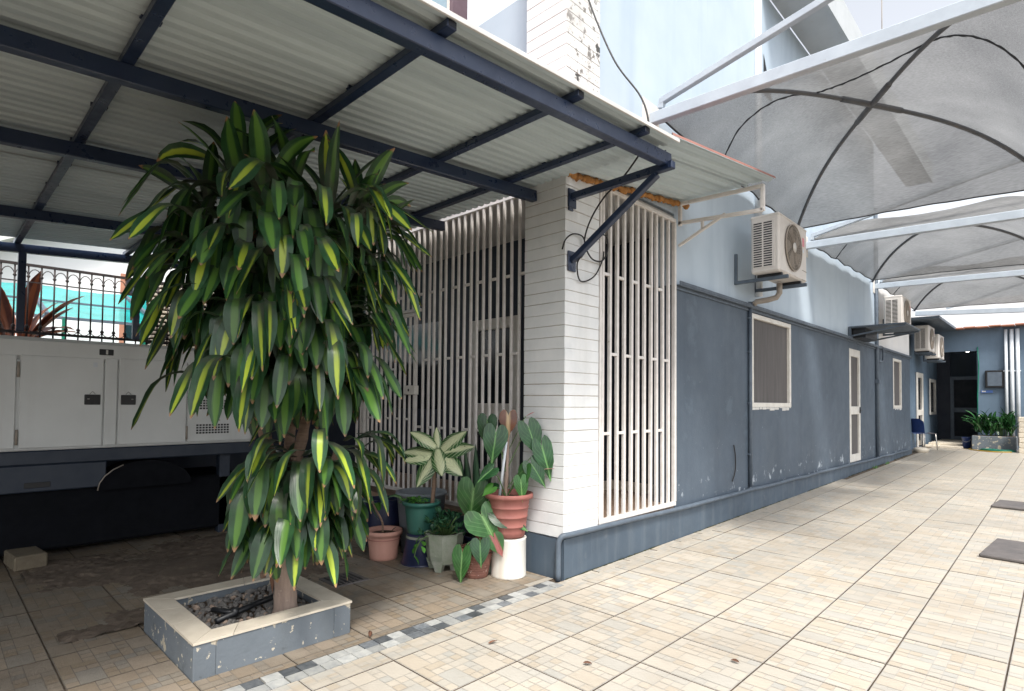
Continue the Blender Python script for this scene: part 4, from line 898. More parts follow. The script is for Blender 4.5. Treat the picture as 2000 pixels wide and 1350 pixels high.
# teal net canopy
tn = thing('net_canopy', 'bright teal shade net canopy on steel frames beyond the railing', 'canopy', (-9, -1.3, 2.12))
k = MB()
P = [[(-1.1+2.4*i/8, -2.2+5.5*j/16, 1.12-.78*i/8-.06*math.sin(math.pi*i/8)+.02*math.sin(j*1.7)) for j in range(17)] for i in range(9)]
k.grid(P); k.obj('net', m_net, tn)
k = MB()
for y in (-2.2, -.8, .6, 2.0): k.bar((-1.2, y, 1.16), (1.35, y, .36), .05, .05)
k.bar((1.3, -2.2, .33), (1.3, 3.3, .33), .04, .04); k.bar((.1, -2.2, .72), (.1, 3.3, .72), .03, .03); k.obj('frame', m_conduit, tn)
for y in (-1.6, -.6, .4, 1.4, 2.4): MB().bar((1.3, y, -2.6), (1.3, y, .33), .045, .045).obj('post', m_hoseg, tn)
MB().box((-4, -4, -.2), (4, 5.5, 0)).obj('deck', m_conc, label='raised concrete yard beyond the boundary wall', cat='terrace', loc=(-9.2, -1.3, .9))
nh = thing('neighbour_house', 'white gabled neighbour house with orange roof edge beyond the teal net', 'house', (-15, 1.5, 0))
k = MB(); k.box((-3, -4.2, 0), (3, 7, 4.2)); k.add([(3, -4.2, 4.2), (3, 7, 4.2), (3, 1.4, 7.0), (-3, -4.2, 4.2), (-3, 7, 4.2), (-3, 1.4, 7.0)], [(0, 1, 2), (5, 4, 3)]); k.obj('wall', m_white_wall, nh)
k = MB(); k.bar((3.25, -4.9, 3.75), (3.25, 1.45, 7.05), .35, .12); k.bar((3.25, 7.6, 3.75), (3.25, 1.4, 7.05), .35, .12); k.obj('barge_board', m_flash, nh)
k = MB(); k.add([(3.4, -4.9, 3.85), (3.4, 1.4, 7.15), (-3.4, 1.4, 7.15), (-3.4, -4.9, 3.85)], [(0, 1, 2, 3)]); k.add([(3.4, 7.6, 3.85), (3.4, 1.4, 7.15), (-3.4, 1.4, 7.15), (-3.4, 7.6, 3.85)], [(3, 2, 1, 0)]); k.obj('roof', m_rooftile, nh)
for y in (-1.8, .8, 3.2):
    wi = link('window', MB().box((2.98, y, 2.6), (3.01, y+1.1, 3.9)).mesh('window', m_glass), nh)
    k = MB(); k.box((3.0, y-.08, 2.5), (3.05, y, 4.0)); k.box((3.0, y+1.1, 2.5), (3.05, y+1.18, 4.0)); k.box((3.0, y+.52, 2.5), (3.05, y+.58, 4.0)); k.obj('frame', m_rooftile, wi)
# ================================================================ PLANTER AND TREE
pl = thing('square_planter', 'low grey painted square planter with beige tiled rim and gravel', 'planter', (-.66, -1.99, 0))
px0, px1, py0, py1, ph, cw = -.42, .415, -.40, .405, .165, .115
k = MB()
k.box((px0, py0, -.01), (px1, py0+.10, ph), .004); k.box((px0, py1-.10, -.01), (px1, py1, ph), .004); k.box((px0, py0+.10, -.01), (px0+.10, py1-.10, ph), .004); k.box((px1-.10, py0+.10, -.01), (px1, py1-.10, ph), .004)
k.obj('wall', m_planter, pl)
def cope(poly, z=ph+.0005, h=.012):
    k = MB(); n = len(poly); e = .0015
    c = (sum(p[0] for p in poly)/n, sum(p[1] for p in poly)/n)
    q = [(p[0]+(c[0]-p[0])*.012, p[1]+(c[1]-p[1])*.012) for p in poly]
    k.add([(p[0], p[1], z) for p in q]+[(p[0], p[1], z+h) for p in q], [tuple(range(n))[::-1], tuple(range(n, 2*n))]+[(i, (i+1) % n, n+(i+1) % n, n+i) for i in range(n)])
    k.obj('coping_tile', m_cope, pl)
o = .006
def edge(a, b, ia, ib, cuts):         # outer a->b, inner ia->ib
    a, b, ia, ib = map(Vector, (a, b, ia, ib))
    for s, e_ in zip(cuts, cuts[1:]): cope([tuple(a.lerp(b, s)), tuple(a.lerp(b, e_)), tuple(ia.lerp(ib, e_)), tuple(ia.lerp(ib, s))])
A_, B_, C_, D_ = (px0-o, py0-o), (px1+o, py0-o), (px1+o, py1+o), (px0-o, py1+o)
a_, b_, c_, d_ = (px0+cw, py0+cw), (px1-cw, py0+cw), (px1-cw, py1-cw), (px0+cw, py1-cw)
edge(A_, B_, a_, b_, [0, .3, .64, 1]); edge(B_, C_, b_, c_, [0, .22, .62, 1]); edge(C_, D_, c_, d_, [0, .4, .75, 1]); edge(D_, A_, d_, a_, [0, .33, .7, 1])
MB().box((px0+.1, py0+.1, 0), (px1-.1, py1-.1, .118)).obj('soil', m_soil, pl)
rs = random.Random(17); k = MB()
for i in range(620):
    x, y = rs.uniform(px0+.115, px1-.115), rs.uniform(py0+.115, py1-.115); s = rs.uniform(.006, .017)*(1.6 if rs.random() < .06 else 1)
    M = Matrix.Translation((x, y, .118+s*.45)) @ Matrix.Rotation(rs.uniform(0, 6), 4, (rs.random(), rs.random(), rs.random()+.1)) @ Matrix.Diagonal((s, s*rs.uniform(.6, 1), s*rs.uniform(.5, .8), 1))
    k.box((-1, -1, -1), (1, 1, 1), .55, 0 if rs.random() < .86 else 1, M=M)
k.obj('gravel', [m_gravel, m_gravel2], pl, kind='stuff')
dp = thing('drip_pipe', 'black plastic irrigation pipe with a short branch lying on the planter gravel', 'pipe', (-.62, -2.0, .13))
k = MB(); k.tube([(-.05+.0, .22, .035), (.0, .05, .03), (.10, -.20, .022)], .016, 10); k.tube([(.055, -.09, .026), (-.09, -.155, .022)], .014, 10); k.lathe([(0, -.02), (.02, -.02), (.02, .02), (0, .02)], (.055, -.09, .03), 10); k.obj('tube', m_black, dp)
k = thing('drain_cover', 'small dark drain cover in the tiles behind the square planter', 'drain cover', (-1.12, -1.13, .001)); MB().box((-.13, -.13, 0), (.13, .13, .008), .002).obj('plate', m_plate, k)
for i in range(6): MB().box((-.11, -.10+.036*i, .0085), (.11, -.088+.036*i, .011)).obj('slot', m_black, k)

tr = thing('corn_plant_tree', 'tall dracaena tree with drooping yellow striped leaves in the square planter', 'tree', (-.46, -1.86, .12))
TO = Vector((-.46, -1.86, .12))
k = MB()
def limb(name, pts, r0_, r1_, mt):
    P = [p-TO for p in smooth(pts, 6)]; n_ = len(P); k = MB()
    k.tube(P, [r0_+(r1_-r0_)*(i/(n_-1))+(.018*max(0, 1-i/3) if name == 'trunk' else 0)+.003*math.sin(i*2.1) for i in range(n_)], 12); k.obj(name, mt, tr)
limb('trunk', [(-.46, -1.86, .10), (-.465, -1.865, .3), (-.47, -1.87, .55), (-.47, -1.88, .75)], .062, .050, m_bark)
limb('branch', [(-.47, -1.88, .70), (-.51, -1.93, .95), (-.55, -1.98, 1.25), (-.52, -1.97, 1.7), (-.46, -1.95, 2.25)], .036, .026, m_stemb)
limb('branch', [(-.47, -1.88, .70), (-.43, -1.84, .92), (-.39, -1.80, 1.2), (-.33, -1.78, 1.7), (-.30, -1.85, 2.15)], .034, .024, m_stemb)
limb('branch', [(-.48, -1.88, .70), (-.60, -1.80, 1.0), (-.68, -1.72, 1.4), (-.7, -1.75, 2.0)], .030, .022, m_stemb)
limb('branch', [(-.47, -1.87, .66), (-.36, -1.80, .8), (-.24, -1.72, .95), (-.20, -1.70, 1.05)], .026, .02, m_stemb)
limb('branch', [(-.55, -1.97, 1.4), (-.66, -2.2, 1.8), (-.78, -2.35, 2.1)], .026, .02, m_stemb)
limb('branch', [(-.60, -1.93, .30), (-.60, -1.95, .6), (-.58, -1.97, .95)], .014, .012, m_stemb)
m_leaf = leafmat('striped_dracaena_leaf', (.026, .085, .034), (.37, .47, .05), width=.11, soft=.09, tip=(.32, .18, .095), v0=.2, v1=.7, rough=.31, trans=.22, rnd=.35, dust=.7)
m_leafg = leafmat('plain_dracaena_leaf', (.030, .092, .034), (.10, .22, .04), width=.14, soft=.12, tip=(.30, .17, .09), v0=.05, v1=.6, rough=.31, trans=.25, rnd=.35, dust=.55)
def dprof(t): return (.40+.60*(t/.55)**.9) if t < .55 else max(.05, (1-((t-.55)/.45)**2.6))
ENV = [(1.40, .55), (1.6, .57), (1.9, .60), (2.15, .66), (2.32, .66), (2.5, .42)]
def env(z):
    for (a, ra), (b, rb2) in zip(ENV, ENV[1:]):
        if z <= b: return ra+(rb2-ra)*max(0, (z-a))/(b-a)
    return .4
CX_ = Vector((-.40, -1.94, 0)); rv = random.Random(99); toward = math.atan2(CAM.y-CX_.y, CAM.x-CX_.x)
inner = MB()
def put_leaf(base, azm, el, L, W, droop, seed, mt, pw=1.25, name='leaf', bulk=None, knee=.42):
    k = bend(base-TO, azm, el, L, W, droop, 10, 2, fold=.12, prof=dprof, wav=.05, seed=seed, pw=pw, knee=knee, tws=1.1)
    if max(v[2] for v in k.v)+TO.z > 2.76:
        dz = max(v[2] for v in k.v)+TO.z-2.76; k.v = [(v[0], v[1], v[2]-dz) for v in k.v]
    if bulk is not None:
        bulk.add(k.v, k.f, 0, True, 0.0, [q for q in _uvflat(k)]); return
    k.obj(name, mt, tr)
def _uvflat(k):
    d = [(.5, .5)]*len(k.v)
    for f, u in zip(k.f, k.uv):
        for i, q in zip(f, u): d[i] = q
    return d
cnt = 0
for i in range(166):                       # main crown, leaves hanging over one another like shingles
    t = (i+.5)/166; z = 1.42+.96*t
    azm = toward+(rv.random()*2-1)*(1.7 if rv.random() < .86 else 3.1)
    up = (z-1.4)/1.0
    r = max(.03, env(z)-rv.uniform(.14, .30))
    base = Vector((CX_.x+r*math.cos(azm), CX_.y+r*math.sin(azm), z+rv.uniform(-.06, .06)))
    el = rv.uniform(.1, .5)+.45*up**2; end = rv.uniform(1.1, 1.5)-.75*up*rv.random()
    put_leaf(base, azm+rv.uniform(-.45, .45), el, rv.uniform(.27, .49), rv.uniform(.060, .094), el+end, i, m_leaf if rv.random() < .56 else m_leafg, knee=rv.uniform(.3, .6))
    cnt += 1
for i in range(46):                        # upright top
    hx, hy, hz = rv.choice([(-.14, -.2, 2.30), (.10, -.15, 2.34), (.0, -.25, 2.30), (.26, -.05, 2.28), (-.34, -.15, 2.24), (.42, .0, 2.18)])
    azm = rv.uniform(0, 6.28); el = rv.uniform(.55, 1.4)
    put_leaf(Vector((CX_.x+r0.x*hx+f0.x*hy, CX_.y+r0.y*hx+f0.y*hy, hz+rv.uniform(-.05, .08))), azm, el, rv.uniform(.38, .54), rv.uniform(.07, .10), rv.uniform(.2, 1.9), 300+i, m_leafg if rv.random() < .72 else m_leaf, 1.9, knee=0); cnt += 1
LC = Vector((-.36, -1.85, 0))
for i in range(88):                        # lower tuft clothing the trunk, fuller on the right
    t = (i+.5)/88; z = .60+.53*t; azm = toward+.35+rv.uniform(-2.0, 2.0) if rv.random() < .8 else rv.uniform(0, 6.28)
    r = rv.uniform(.03, .13)+.13*t*t
    base = Vector((LC.x+r*math.cos(azm)+r0.x*.13*t, LC.y+r*math.sin(azm)+r0.y*.13*t, z+rv.uniform(-.05, .05)))
    el = rv.uniform(-.35, .3)+.5*t*t; end = rv.uniform(1.1, 1.5)-.45*t*rv.random()
    put_leaf(base, azm+rv.uniform(-.4, .4), el, rv.uniform(.25, .44), rv.uniform(.064, .098), el+end, 500+i, m_leaf if rv.random() < .72 else m_leafg, knee=rv.uniform(.4, .8)); cnt += 1
for i in range(640):                       # leaves deep inside and at the back
    z = rv.uniform(1.38, 2.4) if i < 520 else rv.uniform(.65, 1.0); azm = rv.uniform(0, 6.28); r = rv.uniform(.1, .95)*max(.05, env(z)-.25)*(1 if i < 520 else .7); Q = CX_ if i < 520 else LC
    put_leaf(Vector((Q.x+r*math.cos(azm), Q.y+r*math.sin(azm), z)), azm, rv.uniform(.0, .5), rv.uniform(.3, .45), .095, rv.uniform(1.4, 2.0), 900+i, None, bulk=inner, knee=.5)
inner.obj('inner_foliage', m_leafg, tr, kind='stuff')
put_leaf(Vector((-.60, -1.94, .62)), toward+1.8, -1.2, .42, .035, .3, 9001, m_dead, name='dead_leaf')

# ================================================================ POTTED PLANTS
def side(c, dx, dn, z):   # offset seen from the yard: right, towards the yard, height
    return Vector((c[0]+r0.x*dx-f0.x*dn, c[1]+r0.y*dx-f0.y*dn, z))
def pot_mesh(R1, R0, H, rim=.03, rimw=.014, bands=0, th=.012):
    pr = [(0, 0), (R0, 0)]
    n_ = 8
    for i in range(1, n_+1):
        t = i/n_*(H-rim)/H; pr.append((R0+(R1-rimw-R0)*t, H*t))
        if bands and i % max(1, n_//bands) == 0: pr += [(R0+(R1-rimw-R0)*t+.003, H*t+.001), (R0+(R1-rimw-R0)*t+.003, H*t+.008), (R0+(R1-rimw-R0)*t, H*t+.011)]
    pr += [(R1, H-rim), (R1+.002, H-rim*.5), (R1, H), (R1-.012, H+.001), (R1-rimw-th, H-.01), (R1-rimw-th-.004, H-.05)]
    return MB().lathe(pr, (0, 0, 0), 32)
def heart(att, tipdir, nrm, L, W, curl=.25, seed=0):
    rr_ = random.Random(seed); y = Vector(tipdir).normalized(); z = Vector(nrm); z = (z-y*z.dot(y)).normalized(); x = y.cross(z); att = Vector(att)
    N = 28; V = []; U = []; pc = .22
    def P(u, v): return att+x*(u*W)+y*(v*L)+z*(-curl*L*(v-.2)**2*.8+.16*abs(u)*W-curl*W*u*u*.9)
    V.append(P(0, pc)); U.append((.5, pc))
    for s in (.33, .66, 1.0):
        for i in range(N):
            a = 2*math.pi*i/N; hx = 16*math.sin(a)**3/32*1.12; hy = (5-(13*math.cos(a)-5*math.cos(2*a)-2*math.cos(3*a)-math.cos(4*a)))/22
            w_ = 1+.03*math.sin(a*7+seed) if s == 1 else 1
            u = hx*s*w_; v = pc+(hy-pc)*s*w_; V.append(P(u, v)); U.append((.5+u, max(0, min(1, v))))
    F = [(0, 1+i, 1+(i+1) % N) for i in range(N)]
    for q in range(2): F += [(1+q*N+i, 1+(q+1)*N+i, 1+(q+1)*N+(i+1) % N, 1+q*N+(i+1) % N) for i in range(N)]
    return MB().add(V, F, 0, True, 0.0, U)
def petiole(a, b, sag=.0, r=.004):
    a, b = Vector(a), Vector(b); mid = a.lerp(b, .55)+Vector((0, 0, sag)); return MB().tube(smooth([a, mid, b], 5), [r*1.3-.3*r*i/10 for i in range(11)], 6)
m_anth = leafmat('anthurium_leaf', (.022, .095, .030), (.10, .24, .07), width=.015, soft=.05, vein=.6, lat=.2, rough=.27, trans=.22, v0=-.5, v1=-.3)
m_cal = leafmat('caladium_leaf', (.045, .17, .035), (.16, .32, .10), width=.015, soft=.06, vein=.7, lat=.22, rough=.3, trans=.3, v0=-.5, v1=-.3)
m_calp = leafmat('pink_caladium_leaf', (.05, .16, .04), (.36, .12, .11), width=.09, soft=.1, vein=.2, rough=.4, trans=.3, v0=-.5, v1=-.3, rnd=.05)
m_brownleaf = leafmat('brown_heart_leaf', (.13, .045, .02), (.35, .25, .14), width=.05, soft=.12, vein=.4, rough=.3, trans=.15, v0=-.5, v1=-.3)
m_dief = leafmat('cream_variegated_leaf', (.040, .15, .035), (.66, .71, .44), lat=.5, width=.22, soft=.16, rough=.35, trans=.25, v0=.0, v1=.12, blotch=.28, rnd=.08, vein=.25)
m_snake = leafmat('snake_plant_leaf', (.02, .06, .032), (.06, .13, .07), width=.2, soft=.2, rough=.35, trans=.08, blotch=.5)
m_jade = leafmat('jade_leaf', (.02, .085, .045), (.05, .14, .07), width=.3, rough=.25, trans=.08)
m_light = leafmat('small_bright_leaf', (.07, .26, .035), (.12, .34, .06), width=.3, rough=.4, trans=.3)
m_mottle = leafmat('mottled_leaf', (.05, .18, .05), (.22, .36, .16), width=.2, soft=.2, rough=.35, trans=.25, blotch=.4)

def pot_thing(name, label, c, z, mesh, mt, soil_r, soil_z, group='potted plants by the corner pillar'):
    t = thing(name, label, 'potted plant', (c[0], c[1], z), group); mesh.obj('pot', mt, t)
    if soil_r: MB().disc((0, 0, soil_z), soil_r, 24).obj('soil', m_soil, t)
    return t
def L(t): return Vector(t.location)
# pink pot, front left
c = (-1.42, -.60); t = pot_thing('potted_plant', 'pink clay pot with a few mottled leaves, lowest at the left', c, 0, pot_mesh(.152, .112, .235, .035, .016, 0), m_pink, .125, .20)
MB().lathe([(.139, .165), (.1405, .168), (.139, .171)], (0, 0, 0), 32).obj('groove_line', m_terra, t)
o_ = L(t); st = side(c, -.02, 0, .2)
k = MB(); k.tube([p-o_ for p in smooth([side(c, -.01, 0, .19), side(c, -.01, .02, .30), side(c, -.06, .03, .40), side(c, -.09, .03, .47)], 4)], .009, 6); k.obj('stem', m_stemb, t)
for (dx, dn, z, azr, el, Ln, W, dr, mt) in ((-.08, .04, .45, 3.4, .2, .22, .085, 1.9, m_mottle), (-.04, .03, .42, .2, .9, .30, .075, 2.6, m_mottle), (-.03, .06, .40, 1.6, .9, .17, .06, 1.2, m_light), (-.09, .02, .46, 2.2, .9, .16, .055, .6, m_mottle), (.0, .05, .20, 1.2, .6, .10, .05, .6, m_jade), (.05, .03, .2, .3, .9, .09, .03, .4, m_jade)):
    az_ = YAW+math.pi/2-azr+math.pi/2-math.pi/2; az_ = math.atan2(r0.y, r0.x)-azr
    bend(side(c, dx, dn, z)-o_, az_, el, Ln, W, dr, 7, 2, seed=int(z*100)).obj('leaf', mt, t)
# dark barrel and grey bin behind
t = thing('dark_barrel', 'dark navy plastic barrel standing behind the pink pot', 'barrel', (-1.78, -.36, 0)); MB().lathe([(0, 0), (.15, 0), (.165, .05), (.17, .2), (.165, .38), (.155, .42), (.14, .42), (.14, .36), (0, .36)], (0, 0, 0), 28).obj('body', m_navy, t); MB().lathe([(.168, .14), (.175, .15), (.168, .16)], (0, 0, 0), 28).obj('hoop', m_navy, t)
t = thing('grey_bin', 'tall grey plastic bin behind the green pot', 'bin', (-1.40, -.235, 0)); MB().lathe([(0, 0), (.165, 0), (.21, .49), (.222, .492), (.222, .515), (.20, .515), (.16, .1), (0, .1)], (0, 0, 0), 30).obj('body', m_greybin, t)
# upturned navy bucket + green pot with dieffenbachia
c = (-1.10, -.46)
t = thing('navy_bucket', 'navy plastic bucket turned upside down under the green pot', 'bucket', (c[0], c[1], 0)); MB().lathe([(.158, 0), (.160, .015), (.148, .017), (.112, .235), (.105, .243), (0, .243)], (0, 0, 0), 28).obj('body', m_navy, t); MB().lathe([(.115, .2), (.122, .212), (.116, .224)], (0, 0, 0), 28).obj('worn_rim', m_conc, t)
t = pot_thing('potted_plant', 'green plastic pot on the navy bucket with a cream and green broad leaved plant', c, .244, pot_mesh(.152, .108, .25, .028, .016, 0), m_greenpot, .128, .22); o_ = L(t)
top = side(c, .13, .04, .885)
k = MB(); k.tube([p-o_ for p in smooth([side(c, .085, 0, .46), side(c, .10, .02, .6), side(c, .105, .02, .76), top], 5)], [.017]*6+[.015]*6+[.013]*4, 9); k.obj('stem', m_stemb, t)
rx = math.atan2(r0.y, r0.x)
def blade(att, tipdir, nrm, L, W, curl, seed=0, nseg=9, nw=3):
    rr_ = random.Random(seed); y = Vector(tipdir).normalized(); z = Vector(nrm); z = (z-y*z.dot(y)).normalized(); x = y.cross(z); V, U = [], []
    for i in range(nseg+1):
        t = i/nseg; w_ = W*max(.05, math.sin(math.pi*min(1, t*.92+.08))**.75)
        for j in range(-nw, nw+1):
            q = j/nw; V.append(Vector(att)+y*(L*t*(1-.18*curl*t))-z*(curl*L*.6*t*t)-z*(abs(q)**1.5*w_*.12)+x*(q*w_*.5)+z*(.02*W*math.sin(t*17+q*2+seed))); U.append(((j+nw)/(2*nw), t))
    nv = 2*nw+1
    return MB().add(V, [(i*nv+j, i*nv+j+1, (i+1)*nv+j+1, (i+1)*nv+j) for i in range(nseg) for j in range(nv-1)], 0, True, 0.0, U)
V3 = lambda q: r0*q[0]-f0*q[1]+Vector((0, 0, q[2]))
for i, (tip, nr, Ln, W, cu) in enumerate((((-1, .2, .32), (.1, .85, .6), .30, .14, .55), ((-1, .3, .0), (.1, .8, .6), .28, .13, .4), ((.62, .1, .8), (-.5, .85, .35), .31, .15, .6), ((1, .3, .38), (-.1, .85, .6), .32, .14, .45), ((.62, .5, -.35), (.2, .95, .45), .30, .16, .5), ((-.45, .5, -.75), (-.2, .95, .2), .34, .14, .25), ((-.1, -.2, 1), (0, .9, .2), .20, .07, .2), ((.3, -.8, .5), (0, .2, 1), .25, .11, .8), ((-.75, .3, .7), (.3, .85, .5), .27, .12, .6), ((.2, .6, -.7), (.1, .95, .2), .26, .13, .3))):
    blade(top-o_+Vector((0, 0, .008*i-.03)), V3(tip), V3(nr), Ln, W, cu, 60+i).obj('leaf', m_dief, t)
k = MB()
for i in range(90):
    a = rl.uniform(0, 6.28); r_ = rl.uniform(0, .12); p = Vector((r_*math.cos(a)-.05*r0.x, r_*math.sin(a)-.05*r0.y, .235+rl.uniform(0, .035))); q = bend(p, rl.uniform(0, 6), rl.uniform(0, .8), .035, .02, .8, 3, 1, seed=i); k.add(q.v, q.f, 0, True, 0, _uvflat(q))
k.obj('ground_cover', m_light, t, kind='stuff')
# concrete planter with jade plant
c = (-.83, -.44)
def oct_(an): a = (an % (math.pi/4))-math.pi/8; return .94/math.cos(a)
k = MB(); n_ = 32; prof = [(0, .06), (.105, .06), (.118, .062), (.132, .12), (.15, .27), (.155, .285), (.125, .285), (.12, .25), (0, .25)]; k.lathe(prof, (0, 0, 0), n_, sq=oct_, smooth=False)
for q in range(4):
    a = math.pi/4+q*math.pi/2-.3; ca, sa = math.cos(a), math.sin(a); M = Matrix.Translation((.095*ca, .095*sa, 0)) @ Matrix.Rotation(a, 4, 'Z')
    k.add([M @ Vector(p) for p in ((-.03, -.022, 0), (.018, -.022, 0), (.018, .022, 0), (-.03, .022, 0), (-.035, -.045, .075), (.036, -.045, .09), (.036, .045, .09), (-.035, .045, .075))], [(3, 2, 1, 0), (0, 1, 5, 4), (1, 2, 6, 5), (2, 3, 7, 6), (3, 0, 4, 7)])
t = pot_thing('potted_plant', 'mossy grey concrete footed pot with a dark fleshy jade plant', c, 0, k, m_conc, .118, .262); o_ = L(t)
k = MB(); rj = random.Random(4)
for i in range(26):
    a, r_ = rj.uniform(0, 6.28), rj.uniform(.02, .16); tip = Vector((r_*math.cos(a)-.02*r0.x, r_*math.sin(a)-.02*r0.y, .30+rj.uniform(0, .17)-r_*.25)); b0 = Vector((.25*tip.x, .25*tip.y, .26)); k.tube([b0, b0.lerp(tip, .6)+Vector((0, 0, .02)), tip], .006, 5)
    for j in range(7):
        bend(tip+Vector((rj.uniform(-.02, .02), rj.uniform(-.02, .02), rj.uniform(-.03, .01))), rj.uniform(0, 6.28), rj.uniform(.2, 1.2), rj.uniform(.04, .06), .034, .3, 4, 1, fold=.12, seed=i*9+j).obj('leaf', m_jade, t)
k.obj('stem', m_stemg, t)
for j, (dx, dn, z, Ln) in enumerate(((-.17, .10, .27, .06), (-.19, .11, .22, .06), (-.16, .12, .20, .055), (-.2, .1, .19, .065), (-.215, .12, .13, .075), (-.15, .12, .24, .05))):
    bend(side(c, dx, dn, z)-o_, rl.uniform(0, 6), -.9, Ln, .045, .5, 4, 1, seed=j).obj('hanging_leaf', m_light, t)
k = MB(); k.tube([p-o_ for p in smooth([side(c, -.08, .1, .29), side(c, -.16, .12, .25), side(c, -.2, .12, .17), side(c, -.21, .12, .12)], 4)], .004, 5); k.obj('trailing_stem', m_stemg, t)
# snake plant behind
c = (-.80, -.12); t = pot_thing('potted_plant', 'tall dark snake plant behind the concrete pot in front of the grille', c, 0, pot_mesh(.12, .09, .22, .03, .012), m_navy, .1, .19); o_ = L(t)
for i in range(9):
    a = rl.uniform(0, 6.28); bend(Vector((.04*math.cos(a), .04*math.sin(a), .19)), a, rl.uniform(1.35, 1.54), rl.uniform(.55, .78), .06, rl.uniform(-.1, .15), 8, 2, fold=.25, seed=i+7, prof=lambda q: .6+.4*math.sin(math.pi*q) if q < .8 else max(.03, (1-q)/.2*.83)).obj('leaf', m_snake, t)
# middle terracotta pot on a pale block
c = (-.60, -.20)
t = thing('pale_stand', 'pale stone stand under the middle terracotta pot', 'stand', (c[0], c[1], 0)); MB().lathe([(0, 0), (.12, 0), (.125, .03), (.12, .2), (.115, .215), (0, .215)], (0, 0, 0), 24).obj('body', m_conc, t)
t = pot_thing('potted_plant', 'middle terracotta pot with big light green heart leaves, on a pale stand', c, .216, pot_mesh(.125, .09, .22, .03, .014, 0), m_terra, .105, .19); o_ = L(t)
for i, (dx, dn, z, tip, nr, Ln, W, mt) in enumerate(((-.10, .13, .63, (-.1, .0, -.9), (0, 1, .35), .30, .23, m_cal), (-.03, .25, .46, (.35, .1, -.6), (0, .8, .7), .24, .27, m_cal), (.11, .22, .48, (.75, .1, -.45), (.1, .8, .6), .25, .20, m_anth), (-.06, .05, .58, (-.3, .3, -.6), (0, .8, .6), .17, .14, m_anth), (.04, .0, .62, (.3, .3, -.4), (0, .6, .8), .15, .12, m_anth))):
    at_ = side(c, dx, dn, z); V3 = lambda q: r0*q[0]-f0*q[1]+Vector((0, 0, q[2]))
    heart(at_-o_, V3(tip), V3(nr), Ln, W, .25, i).obj('leaf', mt, t); petiole(side(c, 0, 0, .40)-o_, at_-o_, .06).obj('leaf_stalk', m_stemg, t)
# small rough brown pot
c = (-.53, -.38); t = pot_thing('potted_plant', 'small rough brown pot with pink centred heart leaves, beside the white drum', c, 0, pot_mesh(.128, .088, .215, .022, .008, 0), m_brown, .11, .185); o_ = L(t)
k = MB()
for i in range(9): k.lathe([(.0915+.0038*i, .02+.018*i), (.0965+.0038*i, .028+.018*i), (.0935+.0038*i, .036+.018*i)], (0, 0, 0), 28)
k.obj('ribbing', m_brown, t)
for i, (dx, dn, z, tip, nr, Ln, W, mt) in enumerate(((-.09, .16, .20, (-.05, .15, -1), (-.2, 1, .1), .23, .13, m_cal), (.04, .16, .27, (.05, .2, -.8), (0, .9, .5), .17, .13, m_anth), (.14, .11, .30, (.35, .1, -.7), (0, .9, .3), .15, .12, m_calp), (-.02, .1, .24, (-.3, .2, -.4), (0, .7, .7), .11, .09, m_anth))):
    at_ = side(c, dx, dn, z); heart(at_-o_, V3(tip), V3(nr), Ln, W, .2, 10+i).obj('leaf', mt, t); petiole(side(c, .02, 0, .19)-o_, at_-o_, .07, .0035).obj('leaf_stalk', m_stemg, t)
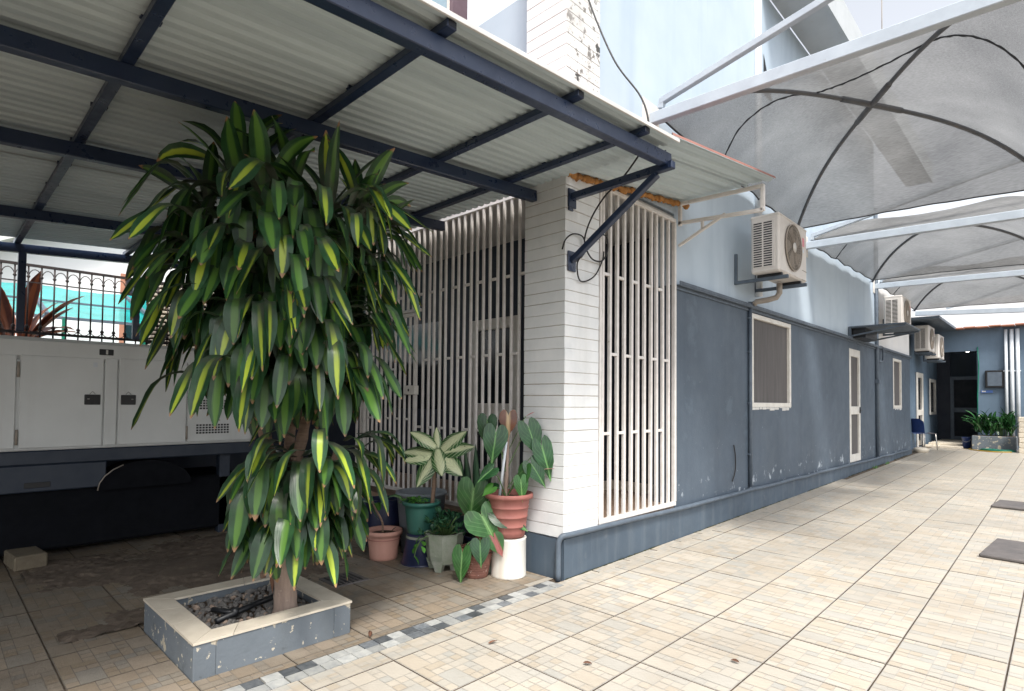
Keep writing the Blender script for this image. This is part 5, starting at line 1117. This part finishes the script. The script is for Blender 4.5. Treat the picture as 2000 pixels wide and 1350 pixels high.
# white drum and large terracotta pot with the tall anthurium
c = (-.375, -.188)
t = thing('white_drum', 'white rust stained metal drum under the large terracotta pot', 'drum', (c[0], c[1], 0)); MB().lathe([(0, 0), (.130, 0), (.134, .006), (.131, .015), (.130, .27), (.134, .283), (.131, .29), (.12, .288), (0, .288)], (0, 0, 0), 32).obj('body', m_whitedrum, t)
MB().lathe([(0, 0), (.10, 0), (.105, .012), (0, .012)], (c[0], c[1], .2885), 24).obj('pot_saucer', m_brown, label='flat brown saucer between the white drum and the large pot', cat='saucer')
t = pot_thing('potted_plant', 'large terracotta pot on the white drum with a tall staked anthurium', c, .301, pot_mesh(.180, .120, .315, .035, .02, 3), m_terra, .148, .275); o_ = L(t)
k = MB(); k.tube([p-o_ for p in smooth([side(c, -.03, 0, .57), side(c, -.02, .01, .75), side(c, -.015, .01, .95), side(c, -.01, .02, 1.12)], 5)], [.016]*6+[.013]*5+[.010]*5, 9); k.obj('stem', m_bark, t)
k = MB(); k.tube([side(c, -.075, .03, .57)-o_, side(c, -.025, .03, 1.0)-o_], .011, 8); k.obj('stake', m_pvc, t)
heart(side(c, -.012, .04, 1.19)-o_, V3((0, .1, -1)), V3((0, 1, .15)), .17, .125, .3, 3).obj('brown_leaf', m_brownleaf, t)
for i, (dx, dn, z, tip, nr, Ln, W, mt) in enumerate(((-.17, .03, 1.15, (-.05, 0, -1), (-.1, 1, .4), .21, .14, m_anth), (-.105, .07, 1.06, (-.1, .1, -.9), (.1, 1, .4), .25, .17, m_anth), (.145, .03, 1.10, (.3, .1, -.9), (.1, 1, .3), .25, .16, m_anth), (.245, .05, .96, (.25, .1, -.9), (.1, 1, .3), .27, .15, m_anth), (.17, .08, .83, (.45, .1, -.7), (.2, .9, .3), .20, .14, m_anth), (.115, .09, .80, (-.1, .1, -.8), (-.6, .7, .3), .17, .11, m_cal), (.085, .12, .72, (.1, .1, -1), (.1, 1, .3), .16, .10, m_cal), (-.13, .1, .80, (-.6, .2, -.5), (0, .8, .6), .15, .10, m_anth), (-.13, .06, .66, (-.5, .2, -.4), (0, .7, .7), .10, .08, m_light))):
    at_ = side(c, dx, dn, z); heart(at_-o_, V3(tip), V3(nr), Ln, W, .22, 30+i).obj('leaf', mt, t); petiole(side(c, -.02, .01, max(.58, z-.32))-o_, at_-o_, .03, .0035).obj('leaf_stalk', m_stemg, t)
k = MB(); k.tube([side(c, .0, .02, .95)-o_, side(c, .1, .02, 1.16)-o_, side(c, .12, .02, 1.19)-o_], .003, 5); k.obj('flower_stalk', m_stemg, t)
m_flower = mat('pink_red_spathe', (.62, .10, .10), rough=.35); bend(side(c, .12, .02, 1.19)-o_, rx+.1, .5, .075, .018, .1, 4, 1, seed=2).obj('flower', m_flower, t)
bend(side(c, .26, .08, .80)-o_, rx+.1, .1, .08, .035, .2, 4, 1, seed=3).obj('flower', mat('pale_pink_spathe', (.75, .42, .38), rough=.35), t)
